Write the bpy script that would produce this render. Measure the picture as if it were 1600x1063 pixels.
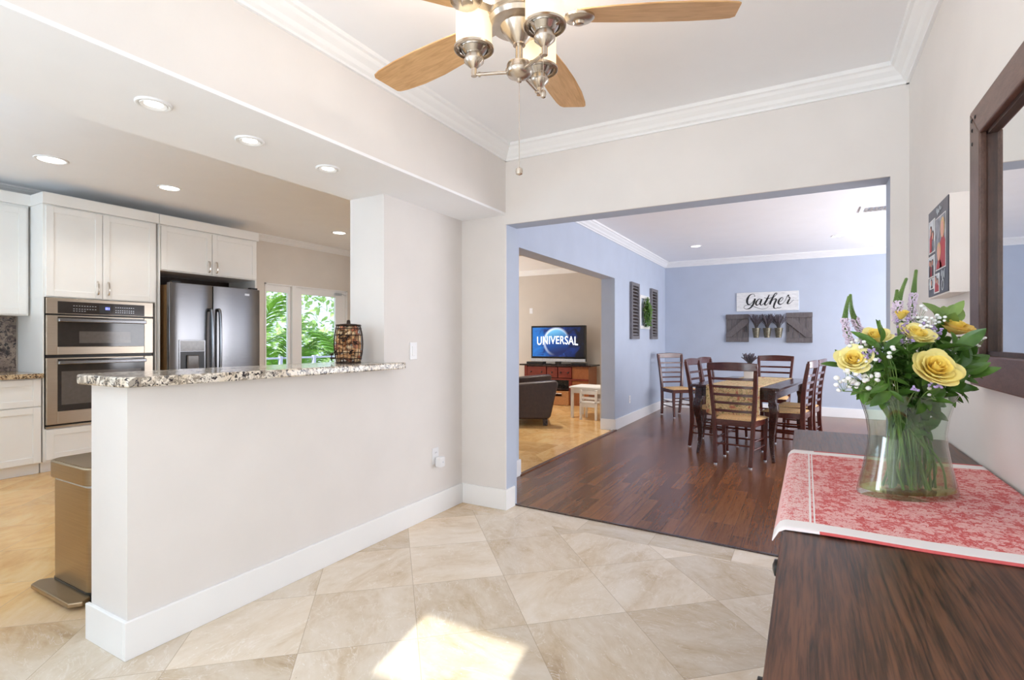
import bpy, bmesh, math, random
from mathutils import Vector, Matrix, noise as mnoise
R = math.radians
random.seed(7)
SC = bpy.context.scene
COL = SC.collection
for o in list(bpy.data.objects):
    bpy.data.objects.remove(o)

# ------------------------------------------------------------------ camera
cd = bpy.data.cameras.new('camera')
cam = bpy.data.objects.new('camera', cd); COL.objects.link(cam)
cd.sensor_width = 36.0; cd.lens = 815 / 1600 * 36.0; cd.clip_start = 0.02
cam.location = (0, 0, 1.25); cam.rotation_euler = (R(90), 0, R(29.4))
SC.camera = cam

# ------------------------------------------------------------------ view
SC.view_settings.view_transform = 'Standard'
SC.view_settings.look = 'None'
SC.view_settings.gamma = 1.0
SC.view_settings.use_curve_mapping = False
SC.view_settings.exposure = 0.54
SC.cycles.use_denoising = True
SC.cycles.max_bounces = 12
SC.cycles.diffuse_bounces = 6
SC.cycles.transparent_max_bounces = 16
SC.cycles.sample_clamp_indirect = 6.0

# ------------------------------------------------------------------ world
def lin(c):
    if isinstance(c, (int, float)): c = (c, c, c)
    return tuple(((v / 255) / 12.92 if v / 255 <= 0.04045 else ((v / 255 + 0.055) / 1.055) ** 2.4) for v in c) + (1.0,)
W = bpy.data.worlds.new('world'); SC.world = W; W.use_nodes = True
bg = W.node_tree.nodes['Background']
bg.inputs[0].default_value = lin((214, 230, 250)); bg.inputs[1].default_value = 1.25

# ------------------------------------------------------------------ sun and added fill lights
def light(name, kind, loc, energy, color=(1, 1, 1), rot=None, size=None, sizey=None, parent=None, radius=None, spot=None):
    l = bpy.data.lights.new(name, kind); l.energy = energy; l.color = color
    if kind == 'AREA':
        l.shape = 'RECTANGLE' if sizey else 'DISK'; l.size = size
        if sizey: l.size_y = sizey
    if radius is not None and kind in ('POINT', 'SPOT'): l.shadow_soft_size = radius
    if spot: l.spot_size = R(spot); l.spot_blend = 0.6
    o = bpy.data.objects.new(name, l); COL.objects.link(o); o.location = loc
    if rot is not None: o.rotation_euler = rot
    if parent: o.parent = parent
    return o
sun = light('sun', 'SUN', (0, -6, 6), 7.0, (1.0, 0.95, 0.88)); sun.data.angle = R(0.5)
sd = Vector((-0.19, 0.98, -0.517)).normalized()
sun.rotation_euler = sd.to_track_quat('-Z', 'Y').to_euler()
FILL_COOL = (0.77, 0.885, 1.0)  # cool tint for the fill lights added near the camera
light('fill_near_back', 'AREA', (-1.45, -1.86, 1.15), 66, FILL_COOL, (R(108), 0, R(-64)), 1.6, 1.5)  # unseen fill light added behind the camera
light('fill_near_side', 'AREA', (0.40, -1.0, 1.4), 34, FILL_COOL, (0, R(36), 0), 1.2, 1.4)  # added out of view to brighten the half wall
light('fill_kitchen', 'AREA', (-4.6, -1.25, 1.3), 88, (0.58, 0.79, 1.0), (R(168), 0, R(10)), 2.2, 1.2)  # upward fill added for the kitchen, out of view
light('fill_dining', 'AREA', (2.85, 6.9, 1.5), 200, (0.92, 0.94, 1.0), (0, R(112), 0), 2.0, 5.2)  # added fill for the dining room, no known window here
light('fill_living', 'AREA', (-6.6, 8.2, 1.5), 34, (0.92, 0.96, 1.0), (0, R(-84), 0), 1.6, 2.2)  # added fill for the living room, out of view
light('fill_living_down', 'SPOT', (-3.6, 7.4, 2.66), 120, (1, 0.95, 0.88), radius=.08, spot=120)  # unseen spot added to brighten the living room floor

# ------------------------------------------------------------------ node helpers
class NT:
    def __init__(s, name):
        s.m = bpy.data.materials.new(name); s.m.use_nodes = True
        s.t = s.m.node_tree; s.n = s.t.nodes; s.l = s.t.links
        s.b = s.n['Principled BSDF']; s.out = s.n['Material Output']
    def node(s, typ, **kw):
        nd = s.n.new(typ)
        for k, v in kw.items(): setattr(nd, k, v)
        return nd
    def link(s, a, b): s.l.new(a, b)
    def setin(s, nd, i, v):
        if hasattr(v, 'is_output'): s.link(v, nd.inputs[i])
        else: nd.inputs[i].default_value = v
    def math(s, op, a, b=0.0, c=None, clamp=False):
        nd = s.node('ShaderNodeMath', operation=op); nd.use_clamp = clamp
        s.setin(nd, 0, a); s.setin(nd, 1, b)
        if c is not None: s.setin(nd, 2, c)
        return nd.outputs[0]
    def coord(s, kind='Object'):
        return s.node('ShaderNodeTexCoord').outputs[kind]
    def mapping(s, vec, scale=(1, 1, 1), rot=(0, 0, 0), loc=(0, 0, 0)):
        nd = s.node('ShaderNodeMapping'); s.link(vec, nd.inputs[0])
        nd.inputs[1].default_value = loc; nd.inputs[2].default_value = rot; nd.inputs[3].default_value = scale
        return nd.outputs[0]
    def noise(s, vec, scale, detail=3, rough=0.5, dist=0.0, out=0):
        nd = s.node('ShaderNodeTexNoise'); s.link(vec, nd.inputs['Vector'])
        nd.inputs['Scale'].default_value = scale; nd.inputs['Detail'].default_value = detail
        nd.inputs['Roughness'].default_value = rough; nd.inputs['Distortion'].default_value = dist
        return nd.outputs[out]
    def voro(s, vec, scale, feature='F1', out='Distance', rand=1.0):
        nd = s.node('ShaderNodeTexVoronoi', feature=feature); s.link(vec, nd.inputs['Vector'])
        nd.inputs['Scale'].default_value = scale; nd.inputs['Randomness'].default_value = rand
        return nd.outputs[out]
    def ramp(s, fac, stops, interp='LINEAR'):
        nd = s.node('ShaderNodeValToRGB'); nd.color_ramp.interpolation = interp
        e = nd.color_ramp.elements
        while len(e) < len(stops): e.new(0.5)
        for i, (p, c) in enumerate(stops):
            e[i].position = p; e[i].color = lin(c) if not (isinstance(c, tuple) and len(c) == 4) else c
        s.link(fac, nd.inputs[0]); return nd.outputs[0]
    def mix(s, fac, a, b, blend='MIX'):
        nd = s.node('ShaderNodeMix', data_type='RGBA', blend_type=blend)
        s.setin(nd, 0, fac); s.setin(nd, 6, a); s.setin(nd, 7, b)
        return nd.outputs[2]
    def sep(s, vec):
        nd = s.node('ShaderNodeSeparateXYZ'); s.link(vec, nd.inputs[0]); return nd.outputs
    def comb(s, x, y, z=0.0):
        nd = s.node('ShaderNodeCombineXYZ')
        for i, v in enumerate((x, y, z)): s.setin(nd, i, v)
        return nd.outputs[0]
    def bump(s, h, strength=0.2, dist=0.01):
        nd = s.node('ShaderNodeBump'); nd.inputs['Strength'].default_value = strength
        nd.inputs['Distance'].default_value = dist; s.link(h, nd.inputs['Height'])
        s.link(nd.outputs[0], s.b.inputs['Normal'])
    def base(s, c): s.setin(s.b, 'Base Color', c)
    def rough(s, r): s.setin(s.b, 'Roughness', r)

def plain(name, c, rough=0.5, metal=0.0, var=0.04, scale=30, bump=0.0, spec=None, coat=0.0):
    t = NT(name); v = t.coord()
    n = t.noise(v, scale, 3)
    lo = tuple(max(0, x * (1 - var)) for x in c); hi = tuple(min(255, x * (1 + var)) for x in c)
    t.base(t.ramp(n, [(0.3, lo), (0.7, hi)])); t.rough(rough); t.b.inputs['Metallic'].default_value = metal
    if spec is not None: t.b.inputs['Specular IOR Level'].default_value = spec
    if coat: t.b.inputs['Coat Weight'].default_value = coat
    if bump: t.bump(n, bump, 0.003)
    return t.m

def wood(name, dark, light_, scale=(1, 1, 1), rough=0.35, fine=60, coat=0.0, spec=0.5):
    """grain runs along the axis with the small scale value"""
    t = NT(name); v = t.mapping(t.coord(), scale)
    n1 = t.noise(v, 6, 4, 0.6, 0.6); n2 = t.noise(v, fine, 3, 0.6)
    f = t.math('ADD', t.math('MULTIPLY', n1, 0.6), t.math('MULTIPLY', n2, 0.4))
    t.base(t.ramp(f, [(0.35, dark), (0.65, light_)])); t.rough(rough)
    t.b.inputs['Specular IOR Level'].default_value = spec
    if coat: t.b.inputs['Coat Weight'].default_value = coat; t.b.inputs['Coat Roughness'].default_value = 0.15
    t.bump(n2, 0.08, 0.002)
    return t.m

def emit(name, c, strength):
    t = NT(name); t.base(lin(c)); t.b.inputs['Emission Color'].default_value = lin(c)
    t.b.inputs['Emission Strength'].default_value = strength
    return t.m

def clear_glass(name, tint=(255, 255, 255), refl=1.0):
    t = NT(name); t.n.remove(t.b)
    tr = t.node('ShaderNodeBsdfTransparent'); tr.inputs[0].default_value = lin(tint)
    gl = t.node('ShaderNodeBsdfGlossy'); gl.inputs['Roughness'].default_value = 0.02
    ge = t.node('ShaderNodeNewGeometry'); dt = t.node('ShaderNodeVectorMath', operation='DOT_PRODUCT')
    t.link(ge.outputs['Normal'], dt.inputs[0]); t.link(ge.outputs['Incoming'], dt.inputs[1])
    k = t.math('SUBTRACT', 1.0, t.math('ABSOLUTE', dt.outputs['Value']), clamp=True)
    fr = t.math('MULTIPLY_ADD', t.math('POWER', k, 5.0), 0.9, 0.04)
    mx = t.node('ShaderNodeMixShader')
    t.link(t.math('MULTIPLY', fr, refl, clamp=True), mx.inputs[0])
    t.link(tr.outputs[0], mx.inputs[1]); t.link(gl.outputs[0], mx.inputs[2]); t.link(mx.outputs[0], t.out.inputs[0])
    return t.m

def stone_tiles(name, cols, grout, fresh=0.16):
    """travertine laid on the diagonal, one row straight along the wood edge"""
    t = NT(name); v = t.coord(); x, y, z = t.sep(v)[:3]
    def lincomb(a, b, o, s):
        return t.math('DIVIDE', t.math('SUBTRACT', t.math('ADD', t.math('MULTIPLY', x, a), t.math('MULTIPLY', y, b)), o), s)
    u = lincomb(0.7385, 0.6743, 0.579, 0.472); w = lincomb(-0.6743, 0.7385, 2.2165, 0.49)
    if name == 'travertine':
        bd = t.math('GREATER_THAN', t.math('SUBTRACT', y, t.math('MULTIPLY', x, -0.02)), 3.16)
        bu = t.math('DIVIDE', t.math('ADD', x, 5.07), 0.47); bw = t.math('DIVIDE', t.math('SUBTRACT', y, 3.18), 0.5)
        def sel(a, b): return t.math('ADD', t.math('MULTIPLY', b, bd), t.math('MULTIPLY', a, t.math('SUBTRACT', 1.0, bd)))
        u = sel(u, t.math('ADD', bu, 40.0)); w = sel(w, bw)
    fu = t.math('FRACT', u); fw = t.math('FRACT', w)
    def edge(f): return t.math('MINIMUM', f, t.math('SUBTRACT', 1.0, f))
    e = t.math('MINIMUM', edge(fu), edge(fw))
    gm = t.math('LESS_THAN', e, 0.0035)
    idv = t.comb(t.math('FLOOR', u), t.math('FLOOR', w), 0.0)
    wn = t.node('ShaderNodeTexWhiteNoise'); t.link(idv, wn.inputs['Vector'])
    off = t.node('ShaderNodeVectorMath', operation='MULTIPLY_ADD'); t.link(idv, off.inputs[0]); off.inputs[1].default_value = (3.7, 5.1, 1.0); t.link(v, off.inputs[2])
    rot = t.node('ShaderNodeVectorRotate', rotation_type='Z_AXIS'); t.link(off.outputs[0], rot.inputs['Vector'])
    t.link(t.math('MULTIPLY', t.math('ROUND', t.math('MULTIPLY', wn.outputs[0], 3.0)), 0.8), rot.inputs['Angle'])
    pv = t.mapping(rot.outputs[0], (1.0, 2.0, 1.0))
    n1 = t.noise(pv, 2.6, 6, 0.62, 1.1); n2 = t.noise(pv, 14, 4, 0.65, 0.4); n3 = t.noise(pv, 1.3, 2, 0.5)
    f = t.math('ADD', t.math('ADD', t.math('MULTIPLY', n1, 0.55), t.math('MULTIPLY', n2, 0.2)), t.math('MULTIPLY', t.math('ADD', n3, t.math('MULTIPLY', wn.outputs[0], 0.3)), 0.27))
    c = t.ramp(f, [(0.32, cols[0]), (0.45, cols[1]), (0.56, cols[2]), (0.7, cols[3])])
    vein = t.math('ABSOLUTE', t.math('SUBTRACT', t.noise(pv, 2.2, 5, 0.6, 1.6), 0.5))
    vm = t.math('MULTIPLY', t.math('LESS_THAN', vein, 0.006), 0.45)
    c = t.mix(vm, c, lin(cols[4]))
    pit = t.math('MULTIPLY', t.math('GREATER_THAN', t.noise(pv, 13, 5, 0.72), 0.715), 0.6)
    c = t.mix(pit, c, lin(cols[5]))
    fos = t.math('MULTIPLY', t.math('GREATER_THAN', t.noise(pv, 22, 3, 0.6, 2.0), 0.675), 0.55)
    c = t.mix(fos, c, lin(cols[6]))
    if name == 'travertine':   # same stone; warm kitchen light is mixed into the colour towards that end
        c2 = t.ramp(f, [(0.32, TRAV_LIT[0]), (0.45, TRAV_LIT[1]), (0.56, TRAV_LIT[2]), (0.7, TRAV_LIT[3])])
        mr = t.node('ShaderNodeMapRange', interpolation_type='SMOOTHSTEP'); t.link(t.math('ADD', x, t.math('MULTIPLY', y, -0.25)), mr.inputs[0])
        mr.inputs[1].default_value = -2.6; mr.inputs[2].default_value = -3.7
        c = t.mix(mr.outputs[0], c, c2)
    tone = t.ramp(wn.outputs[0], [(0.0, 234), (0.5, 247), (1.0, 255)])
    c = t.mix(1.0, c, tone, 'MULTIPLY')
    c = t.mix(t.math('MULTIPLY', gm, 0.6), c, lin(grout))
    t.base(c); t.rough(t.math('ADD', t.math('MULTIPLY', n2, 0.14), fresh)); t.b.inputs['Specular IOR Level'].default_value = 0.42
    return t.m

def plank_floor(name):
    t = NT(name); v = t.coord(); x, y, z = t.sep(v)[:3]
    px = t.math('DIVIDE', x, 0.083); row = t.math('FLOOR', px)
    wn = t.node('ShaderNodeTexWhiteNoise', noise_dimensions='1D'); t.link(row, wn.inputs['W'])
    py = t.math('ADD', t.math('DIVIDE', y, 0.9), t.math('MULTIPLY', wn.outputs[0], 7.3)); pl = t.math('FLOOR', py)
    w2 = t.node('ShaderNodeTexWhiteNoise', noise_dimensions='2D'); t.link(t.comb(row, pl), w2.inputs['Vector'])
    off = t.node('ShaderNodeVectorMath', operation='ADD'); t.link(t.mapping(v, (22, 1.6, 1)), off.inputs[0])
    t.link(t.comb(t.math('MULTIPLY', w2.outputs[0], 31.0), t.math('MULTIPLY', w2.outputs[0], 13.0)), off.inputs[1])
    g = t.noise(off.outputs[0], 2.0, 5, 0.62, 0.9); g2 = t.noise(off.outputs[0], 9.0, 3, 0.6)
    f = t.math('ADD', t.math('ADD', t.math('MULTIPLY', g, 0.5), t.math('MULTIPLY', g2, 0.2)), t.math('MULTIPLY', t.math('MULTIPLY_ADD', w2.outputs[0], 0.7, 0.15), 0.3))
    c = t.ramp(f, [(0.25, (66, 39, 25)), (0.45, (110, 68, 43)), (0.6, (132, 84, 53)), (0.85, (146, 97, 62))])
    fx = t.math('FRACT', px); fy = t.math('FRACT', py)
    gap = t.math('MAXIMUM', t.math('LESS_THAN', fx, 0.025), t.math('LESS_THAN', fy, 0.003))
    c = t.mix(t.math('MULTIPLY', gap, 0.6), c, lin((26, 15, 10)))
    t.base(c); t.rough(t.math('ADD', t.math('MULTIPLY', g2, 0.14), 0.17)); t.b.inputs['Specular IOR Level'].default_value = 0.5
    t.bump(g2, 0.05, 0.002)
    return t.m

def granite(name, cols, th=0.5, scale=1.0):
    t = NT(name); v = t.coord()
    a = t.noise(v, 26 * scale, 6, 0.7, 1.2); b = t.noise(v, 60 * scale, 4, 0.65, 0.6); d = t.noise(v, 9 * scale, 4, 0.6)
    c = t.ramp(d, [(0.35, cols[0]), (0.6, cols[1])])
    c = t.mix(t.ramp(a, [(th, 0), (th + 0.05, 255)]), c, lin(cols[2]))
    c = t.mix(t.ramp(b, [(0.54, 0), (0.58, 255)]), c, lin(cols[3]))
    k = t.voro(t.mapping(v, (1, 1, 1)), 95 * scale)
    c = t.mix(t.ramp(k, [(0.05, 255), (0.16, 0)]), c, lin(cols[4]))
    t.base(c); t.rough(0.12)
    return t.m

# ------------------------------------------------------------------ materials
M = {}
WALLC = (230, 225, 221)
M['beige'] = plain('beige_paint', WALLC, 0.7, var=0.008, scale=4)
M['beige2'] = plain('warm_beige_paint', (226, 219, 210), 0.7, var=0.008, scale=4)
M['living'] = plain('taupe_paint', (206, 197, 186), 0.7, var=0.008, scale=4)
M['blue'] = plain('blue_paint', (187, 196, 212), 0.7, var=0.01, scale=4)
M['ceil'] = plain('ceiling_paint', (248, 248, 250), 0.8, var=0.005, scale=4)
M['trim'] = plain('white_trim_paint', (244, 244, 244), 0.4, var=0.005, scale=4)
TRAV = [(184, 158, 126), (218, 199, 172), (231, 217, 197), (239, 228, 213), (246, 238, 228), (140, 114, 88), (250, 246, 240)]
TRAV_LIT = [(192, 142, 82), (222, 172, 106), (236, 190, 126), (242, 206, 148), (248, 222, 174), (150, 104, 62), (240, 216, 178)]  # travertine again, with warm room light put into the colour
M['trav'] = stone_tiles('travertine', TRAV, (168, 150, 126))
M['travlit'] = stone_tiles('warm_lit_travertine', TRAV_LIT, (170, 130, 86), 0.1)  # warm-lit copy of the same tile for the living room
M['plank'] = plank_floor('dark_plank_floor')
M['cab'] = plain('white_cabinet_paint', (240, 238, 234), 0.35, var=0.006, scale=5)
M['granite'] = granite('cream_granite', [(214, 198, 174), (234, 226, 214), (150, 138, 124), (52, 46, 48), (96, 84, 78)], 0.5)
M['splash'] = granite('brown_granite', [(120, 100, 88), (158, 138, 122), (82, 66, 60), (40, 32, 32), (100, 80, 70)], 0.5, 0.5)
M['ktop'] = granite('tan_granite', [(190, 160, 120), (210, 186, 150), (120, 92, 66), (58, 44, 38), (92, 70, 54)], 0.5, 1.0)
def steel(name, c, rough, streak=(1, 1, 120)):
    t = NT(name); v = t.mapping(t.coord(), streak)
    n = t.noise(v, 4, 2, 0.5)
    t.base(t.ramp(n, [(0.3, tuple(x * 0.94 for x in c)), (0.7, c)])); t.b.inputs['Metallic'].default_value = 1.0
    t.rough(t.math('ADD', t.math('MULTIPLY', n, 0.08), rough)); return t.m
M['steel'] = steel('brushed_steel', (134, 134, 136), 0.2)
M['steelw'] = steel('warm_brushed_steel', (194, 182, 166), 0.26)
M['bronze'] = steel('champagne_steel', (172, 153, 126), 0.27, (1, 1, 60))
M['chrome'] = plain('satin_nickel', (214, 208, 200), 0.2, 1.0, 0.02)
M['nickel'] = plain('brushed_nickel', (206, 194, 180), 0.27, 1.0, 0.03)
M['black'] = plain('black_plastic', (22, 21, 22), 0.3)
M['blackgl'] = plain('dark_oven_glass', (52, 48, 47), 0.08, spec=0.6)
M['greygl'] = plain('grey_oven_glass', (98, 92, 88), 0.1, spec=0.6)
M['fridgeside'] = plain('brown_fridge_side', (132, 100, 66), 0.4, 0.3)
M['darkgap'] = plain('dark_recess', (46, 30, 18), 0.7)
M['mahog'] = wood('mahogany', (62, 25, 19), (98, 42, 32), (14, 14, 2), 0.24, 30, 0.3)
M['mahogh'] = wood('mahogany_rail', (62, 25, 19), (98, 42, 32), (2, 14, 14), 0.22, 30, 0.3)
M['tablew'] = wood('dark_table_wood', (42, 22, 19), (66, 36, 30), (14, 2, 14), 0.16, 30, 0.4)
M['sbtop'] = None
M['rush'] = plain('rush_weave', (214, 172, 118), 0.8, var=0.14, scale=90, bump=0.4)
M['barn'] = wood('grey_barn_wood', (82, 76, 78), (118, 111, 110), (12, 12, 2), 0.75, 40)
M['shut'] = wood('weathered_shutter_wood', (98, 96, 100), (134, 131, 134), (12, 12, 2), 0.7, 40)
M['zinc'] = plain('aged_zinc', (112, 106, 90), 0.4, 0.6, 0.2, 40)
M['lavstem'] = plain('dried_lavender', (92, 86, 84), 0.9, var=0.25, scale=60)
M['lavhead'] = plain('dried_lavender_heads', (98, 90, 98), 0.9, var=0.2, scale=60)
M['sign'] = None
M['inkblack'] = plain('black_ink', (24, 24, 26), 0.6)
M['leather'] = plain('brown_leather', (62, 47, 42), 0.38, var=0.1, scale=25, bump=0.1)
M['dleather'] = plain('black_leather', (34, 30, 30), 0.4, var=0.1, scale=25)
M['cherry'] = wood('cherry_wood', (92, 36, 30), (128, 56, 44), (3, 12, 12), 0.25, 30)
M['conswood'] = wood('console_side_wood', (128, 76, 46), (160, 100, 62), (12, 12, 3), 0.3, 30)
M['darktop'] = plain('dark_console_top', (40, 26, 26), 0.2)
M['basket'] = plain('wicker_brown', (164, 112, 66), 0.75, var=0.2, scale=70, bump=0.5)
M['whitepaint'] = plain('white_painted_wood', (236, 233, 228), 0.4, var=0.01, scale=6)
M['greyrail'] = plain('grey_rail_paint', (176, 180, 214), 0.5)
M['bezel'] = plain('gloss_black', (18, 17, 18), 0.12)
M['silver'] = plain('silver_plastic', (200, 205, 212), 0.3, 0.5)
M['plastic'] = plain('white_plastic', (238, 238, 240), 0.35, var=0.005)
M['lens'] = emit('lamp_lens', (255, 250, 240), 4.0)
M['corkl'] = plain('pale_cork', (236, 200, 158), 0.85, var=0.12, scale=120)
M['cork'] = plain('cork', (206, 156, 108), 0.85, var=0.15, scale=120)
M['corkr'] = plain('wine_stained_cork', (190, 126, 96), 0.85, var=0.15, scale=120)
M['iron'] = plain('dark_bronze_wire', (58, 42, 34), 0.45, 0.6, 0.1)
M['glass'] = clear_glass('window_glass', (250, 253, 252), 0.8)
M['vglass'] = clear_glass('vase_glass', (244, 249, 245), 1.6)
M['water'] = clear_glass('vase_water', (243, 240, 214), 0.5)
M['mirror'] = plain('mirror_silver', (240, 243, 243), 0.015, 1.0, 0.001)
M['framew'] = wood('rustic_frame_wood', (78, 46, 38), (112, 78, 66), (10, 2.5, 10), 0.34, 40)
M['framev'] = wood('rustic_frame_wood_upright', (70, 46, 38), (104, 76, 64), (10, 10, 2.5), 0.34, 40)
M['frameb'] = wood('dark_frame_lip', (46, 27, 20), (70, 44, 34), (10, 10, 2.5), 0.4, 40)
M['creambox'] = plain('cream_box_paint', (238, 230, 224), 0.5, var=0.006, scale=8)
M['slate'] = plain('slate_print', (60, 60, 68), 0.35, var=0.08)
M['chalk'] = plain('chalk_white', (206, 212, 216), 0.6)
M['added_blind'] = plain('added_blind_white', (240, 238, 234), 0.8)  # opaque sheet of the added windows, keeps the sun out
M['trunk'] = plain('palm_trunk', (150, 134, 112), 0.9, var=0.2, scale=20)
M['deck'] = plain('deck_boards', (176, 170, 162), 0.8)
# foliage
def leafmat(name, a, b, rough=0.35, sc=14, trans=0.0):
    t = NT(name); n = t.noise(t.coord(), sc, 3)
    t.base(t.ramp(n, [(0.32, a), (0.68, b)])); t.rough(rough); t.b.inputs['Specular IOR Level'].default_value = 0.45
    if trans:
        tl = t.node('ShaderNodeBsdfTranslucent'); tl.inputs[0].default_value = lin(b)
        mx = t.node('ShaderNodeMixShader'); mx.inputs[0].default_value = trans
        t.link(t.b.outputs[0], mx.inputs[1]); t.link(tl.outputs[0], mx.inputs[2]); t.link(mx.outputs[0], t.out.inputs[0])
    return t.m
M['leaf'] = leafmat('glossy_green_leaf', (46, 80, 30), (98, 138, 58), 0.26, 14, 0.15)
M['leafl'] = leafmat('light_green_leaf', (112, 142, 72), (150, 178, 98), 0.32, 14, 0.2)
M['stemg'] = leafmat('green_stem', (82, 116, 54), (128, 156, 82), 0.4)
M['palm'] = leafmat('palm_leaflet', (62, 112, 36), (118, 170, 58), 0.3, 5, 0.3)
M['bush'] = leafmat('bush_leaf', (108, 150, 88), (204, 224, 158), 0.4, 3, 0.35)
M['topiary'] = leafmat('boxwood_leaf', (58, 92, 32), (104, 144, 58), 0.5, 30)
M['rose'] = leafmat('yellow_petal', (255, 234, 132), (255, 247, 182), 0.5, 9, 0.3)
M['rosec'] = leafmat('deep_yellow_petal', (253, 220, 96), (255, 234, 132), 0.5, 9, 0.25)
M['roseo'] = leafmat('amber_petal', (250, 212, 110), (253, 228, 142), 0.5, 9, 0.3)
M['white_bl'] = plain('white_blossom', (246, 246, 242), 0.7)
M['lilac'] = plain('lilac_blossom', (178, 156, 200), 0.7, var=0.1, scale=90)
M['palepink'] = plain('pale_lilac_blossom', (222, 204, 222), 0.7, var=0.06, scale=90)

# sideboard top: oak grain along Y
t = NT('dark_oak_top'); v = t.coord()
g1 = t.noise(t.mapping(v, (34, 1.4, 34)), 3.0, 5, 0.6, 0.8); g2 = t.noise(t.mapping(v, (110, 5, 110)), 2.0, 3, 0.6, 0.3)
f = t.math('ADD', t.math('MULTIPLY', g1, 0.55), t.math('MULTIPLY', g2, 0.45))
t.base(t.ramp(f, [(0.38, (30, 18, 13)), (0.47, (72, 45, 32)), (0.56, (98, 63, 45)), (0.68, (112, 74, 52))]))
t.rough(t.math('ADD', t.math('MULTIPLY', g2, 0.2), 0.27)); t.bump(g2, 0.15, 0.002); t.b.inputs['Specular IOR Level'].default_value = 0.4
M['sbtop'] = t.m
# sign boards
t = NT('white_washed_board'); v = t.coord()
n = t.noise(t.mapping(v, (2, 20, 14)), 5, 4, 0.65); spk = t.noise(t.mapping(v, (8, 20, 22)), 3, 4, 0.6)
c = t.ramp(n, [(0.3, (206, 206, 206)), (0.6, (236, 236, 235))])
t.base(t.mix(t.ramp(spk, [(0.68, 0), (0.73, 255)]), c, lin((132, 126, 122)))); t.rough(0.7)
M['sign'] = t.m
# damask runner (object space: x across the sideboard, y along it)
t = NT('red_damask_cloth'); v = t.coord(); x, y, z = t.sep(v)[:3]
d1 = t.noise(v, 85, 2, 0.55, 2.6); d2 = t.voro(v, 15, 'SMOOTH_F1'); d3 = t.noise(v, 24, 2, 0.5, 0.8)
def blossoms(scale, petals, size):
    vn = t.node('ShaderNodeTexVoronoi', feature='F1'); t.link(v, vn.inputs['Vector']); vn.inputs['Scale'].default_value = scale; vn.inputs['Randomness'].default_value = .75
    sb_ = t.node('ShaderNodeVectorMath', operation='SUBTRACT'); t.link(v, sb_.inputs[0]); t.link(vn.outputs['Position'], sb_.inputs[1])
    lx, ly, lz = t.sep(sb_.outputs[0])[:3]
    r = t.math('SQRT', t.math('ADD', t.math('MULTIPLY', lx, lx), t.math('MULTIPLY', ly, ly)))
    an = t.math('ARCTAN2', ly, lx)
    lim = t.math('MULTIPLY_ADD', t.math('ABSOLUTE', t.math('SINE', t.math('MULTIPLY', an, petals / 2))), size * .65, size * .35)
    m = t.math('LESS_THAN', r, lim)
    ring = t.math('GREATER_THAN', t.math('ABSOLUTE', t.math('SUBTRACT', r, t.math('MULTIPLY', lim, .55))), size * .07)
    return t.math('MULTIPLY', m, ring)
flw = t.math('MAXIMUM', blossoms(11, 7, .036), blossoms(27, 5, .0125))
lf = t.math('LESS_THAN', t.math('ABSOLUTE', t.math('SUBTRACT', t.noise(v, 38, 2, .5, 2.2), .5)), .022)
sm = t.math('GREATER_THAN', t.noise(v, 150, 2, .5), .63)
fl = t.math('MULTIPLY', t.math('MAXIMUM', t.math('MAXIMUM', flw, lf), t.math('MULTIPLY', sm, .75)), t.math('MULTIPLY_ADD', d1, .5, .7), clamp=True)
RED = lin((208, 92, 92)); PINK = lin((236, 188, 186)); WHT = lin((240, 234, 234))
main = t.mix(t.math('MULTIPLY', fl, .9), RED, PINK)
# border strip near the front end : smaller print
bord = t.mix(t.math('MAXIMUM', blossoms(42, 5, .0105), t.math('LESS_THAN', t.math('ABSOLUTE', t.math('SUBTRACT', t.noise(v, 70, 2, .5, 2.0), .5)), .045)), lin((216, 116, 116)), lin((238, 204, 202)))
xs = t.math('SUBTRACT', x, -0.052)
isb = t.math('LESS_THAN', xs, 0.062)
c = t.mix(isb, main, bord)
def band(val, a, b): return t.math('MULTIPLY', t.math('GREATER_THAN', val, a), t.math('LESS_THAN', val, b))
c = t.mix(band(xs, 0.058, 0.062), c, WHT); c = t.mix(band(xs, 0.066, 0.069), c, WHT)
c = t.mix(band(xs, -0.004, 0.004), c, PINK)
yc = t.math('SUBTRACT', 0.43, t.math('ABSOLUTE', t.math('SUBTRACT', y, 1.58)))
c = t.mix(band(yc, 0.014, 0.062), c, WHT)
ed = t.mix(t.math('GREATER_THAN', xs, 0.075), lin((240, 226, 226)), RED)
c = t.mix(t.math('LESS_THAN', yc, 0.014), c, ed)
t.base(c); t.rough(0.9); t.bump(t.noise(v, 400, 2), 0.15, 0.001)
M['damask'] = t.m
# paisley runner
t = NT('paisley_cloth'); v = t.coord()
a = t.noise(v, 8, 2, 0.5, 2.6); b = t.noise(v, 20, 2, 0.6, 2.0); q = t.noise(v, 6, 2, 0.5, 1.0)
c = t.ramp(a, [(0.36, (214, 188, 138)), (0.45, (160, 142, 92)), (0.48, (222, 198, 150)), (0.57, (176, 104, 80)), (0.61, (214, 190, 140))], 'CONSTANT')
c = t.mix(t.ramp(b, [(0.6, 0), (0.63, 255)]), c, lin((128, 120, 76)))
c = t.mix(t.ramp(q, [(0.6, 0), (0.66, 255)]), c, lin((182, 108, 84)))
t.base(c); t.rough(0.85); M['paisley'] = t.m
# fan blade
t = NT('maple_blade'); v = t.coord()
n = t.noise(t.mapping(v, (2.2, 18, 18)), 3.5, 4, 0.6, 0.7)
t.base(t.ramp(n, [(0.3, (196, 148, 98)), (0.7, (224, 180, 128))])); t.rough(0.4); M['maple'] = t.m
t = NT('lit_opal_shade'); t.base(lin((250, 238, 214))); t.rough(0.3)
t.b.inputs['Emission Color'].default_value = lin((255, 232, 190)); t.b.inputs['Emission Strength'].default_value = 0.5; M['shade'] = t.m

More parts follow.
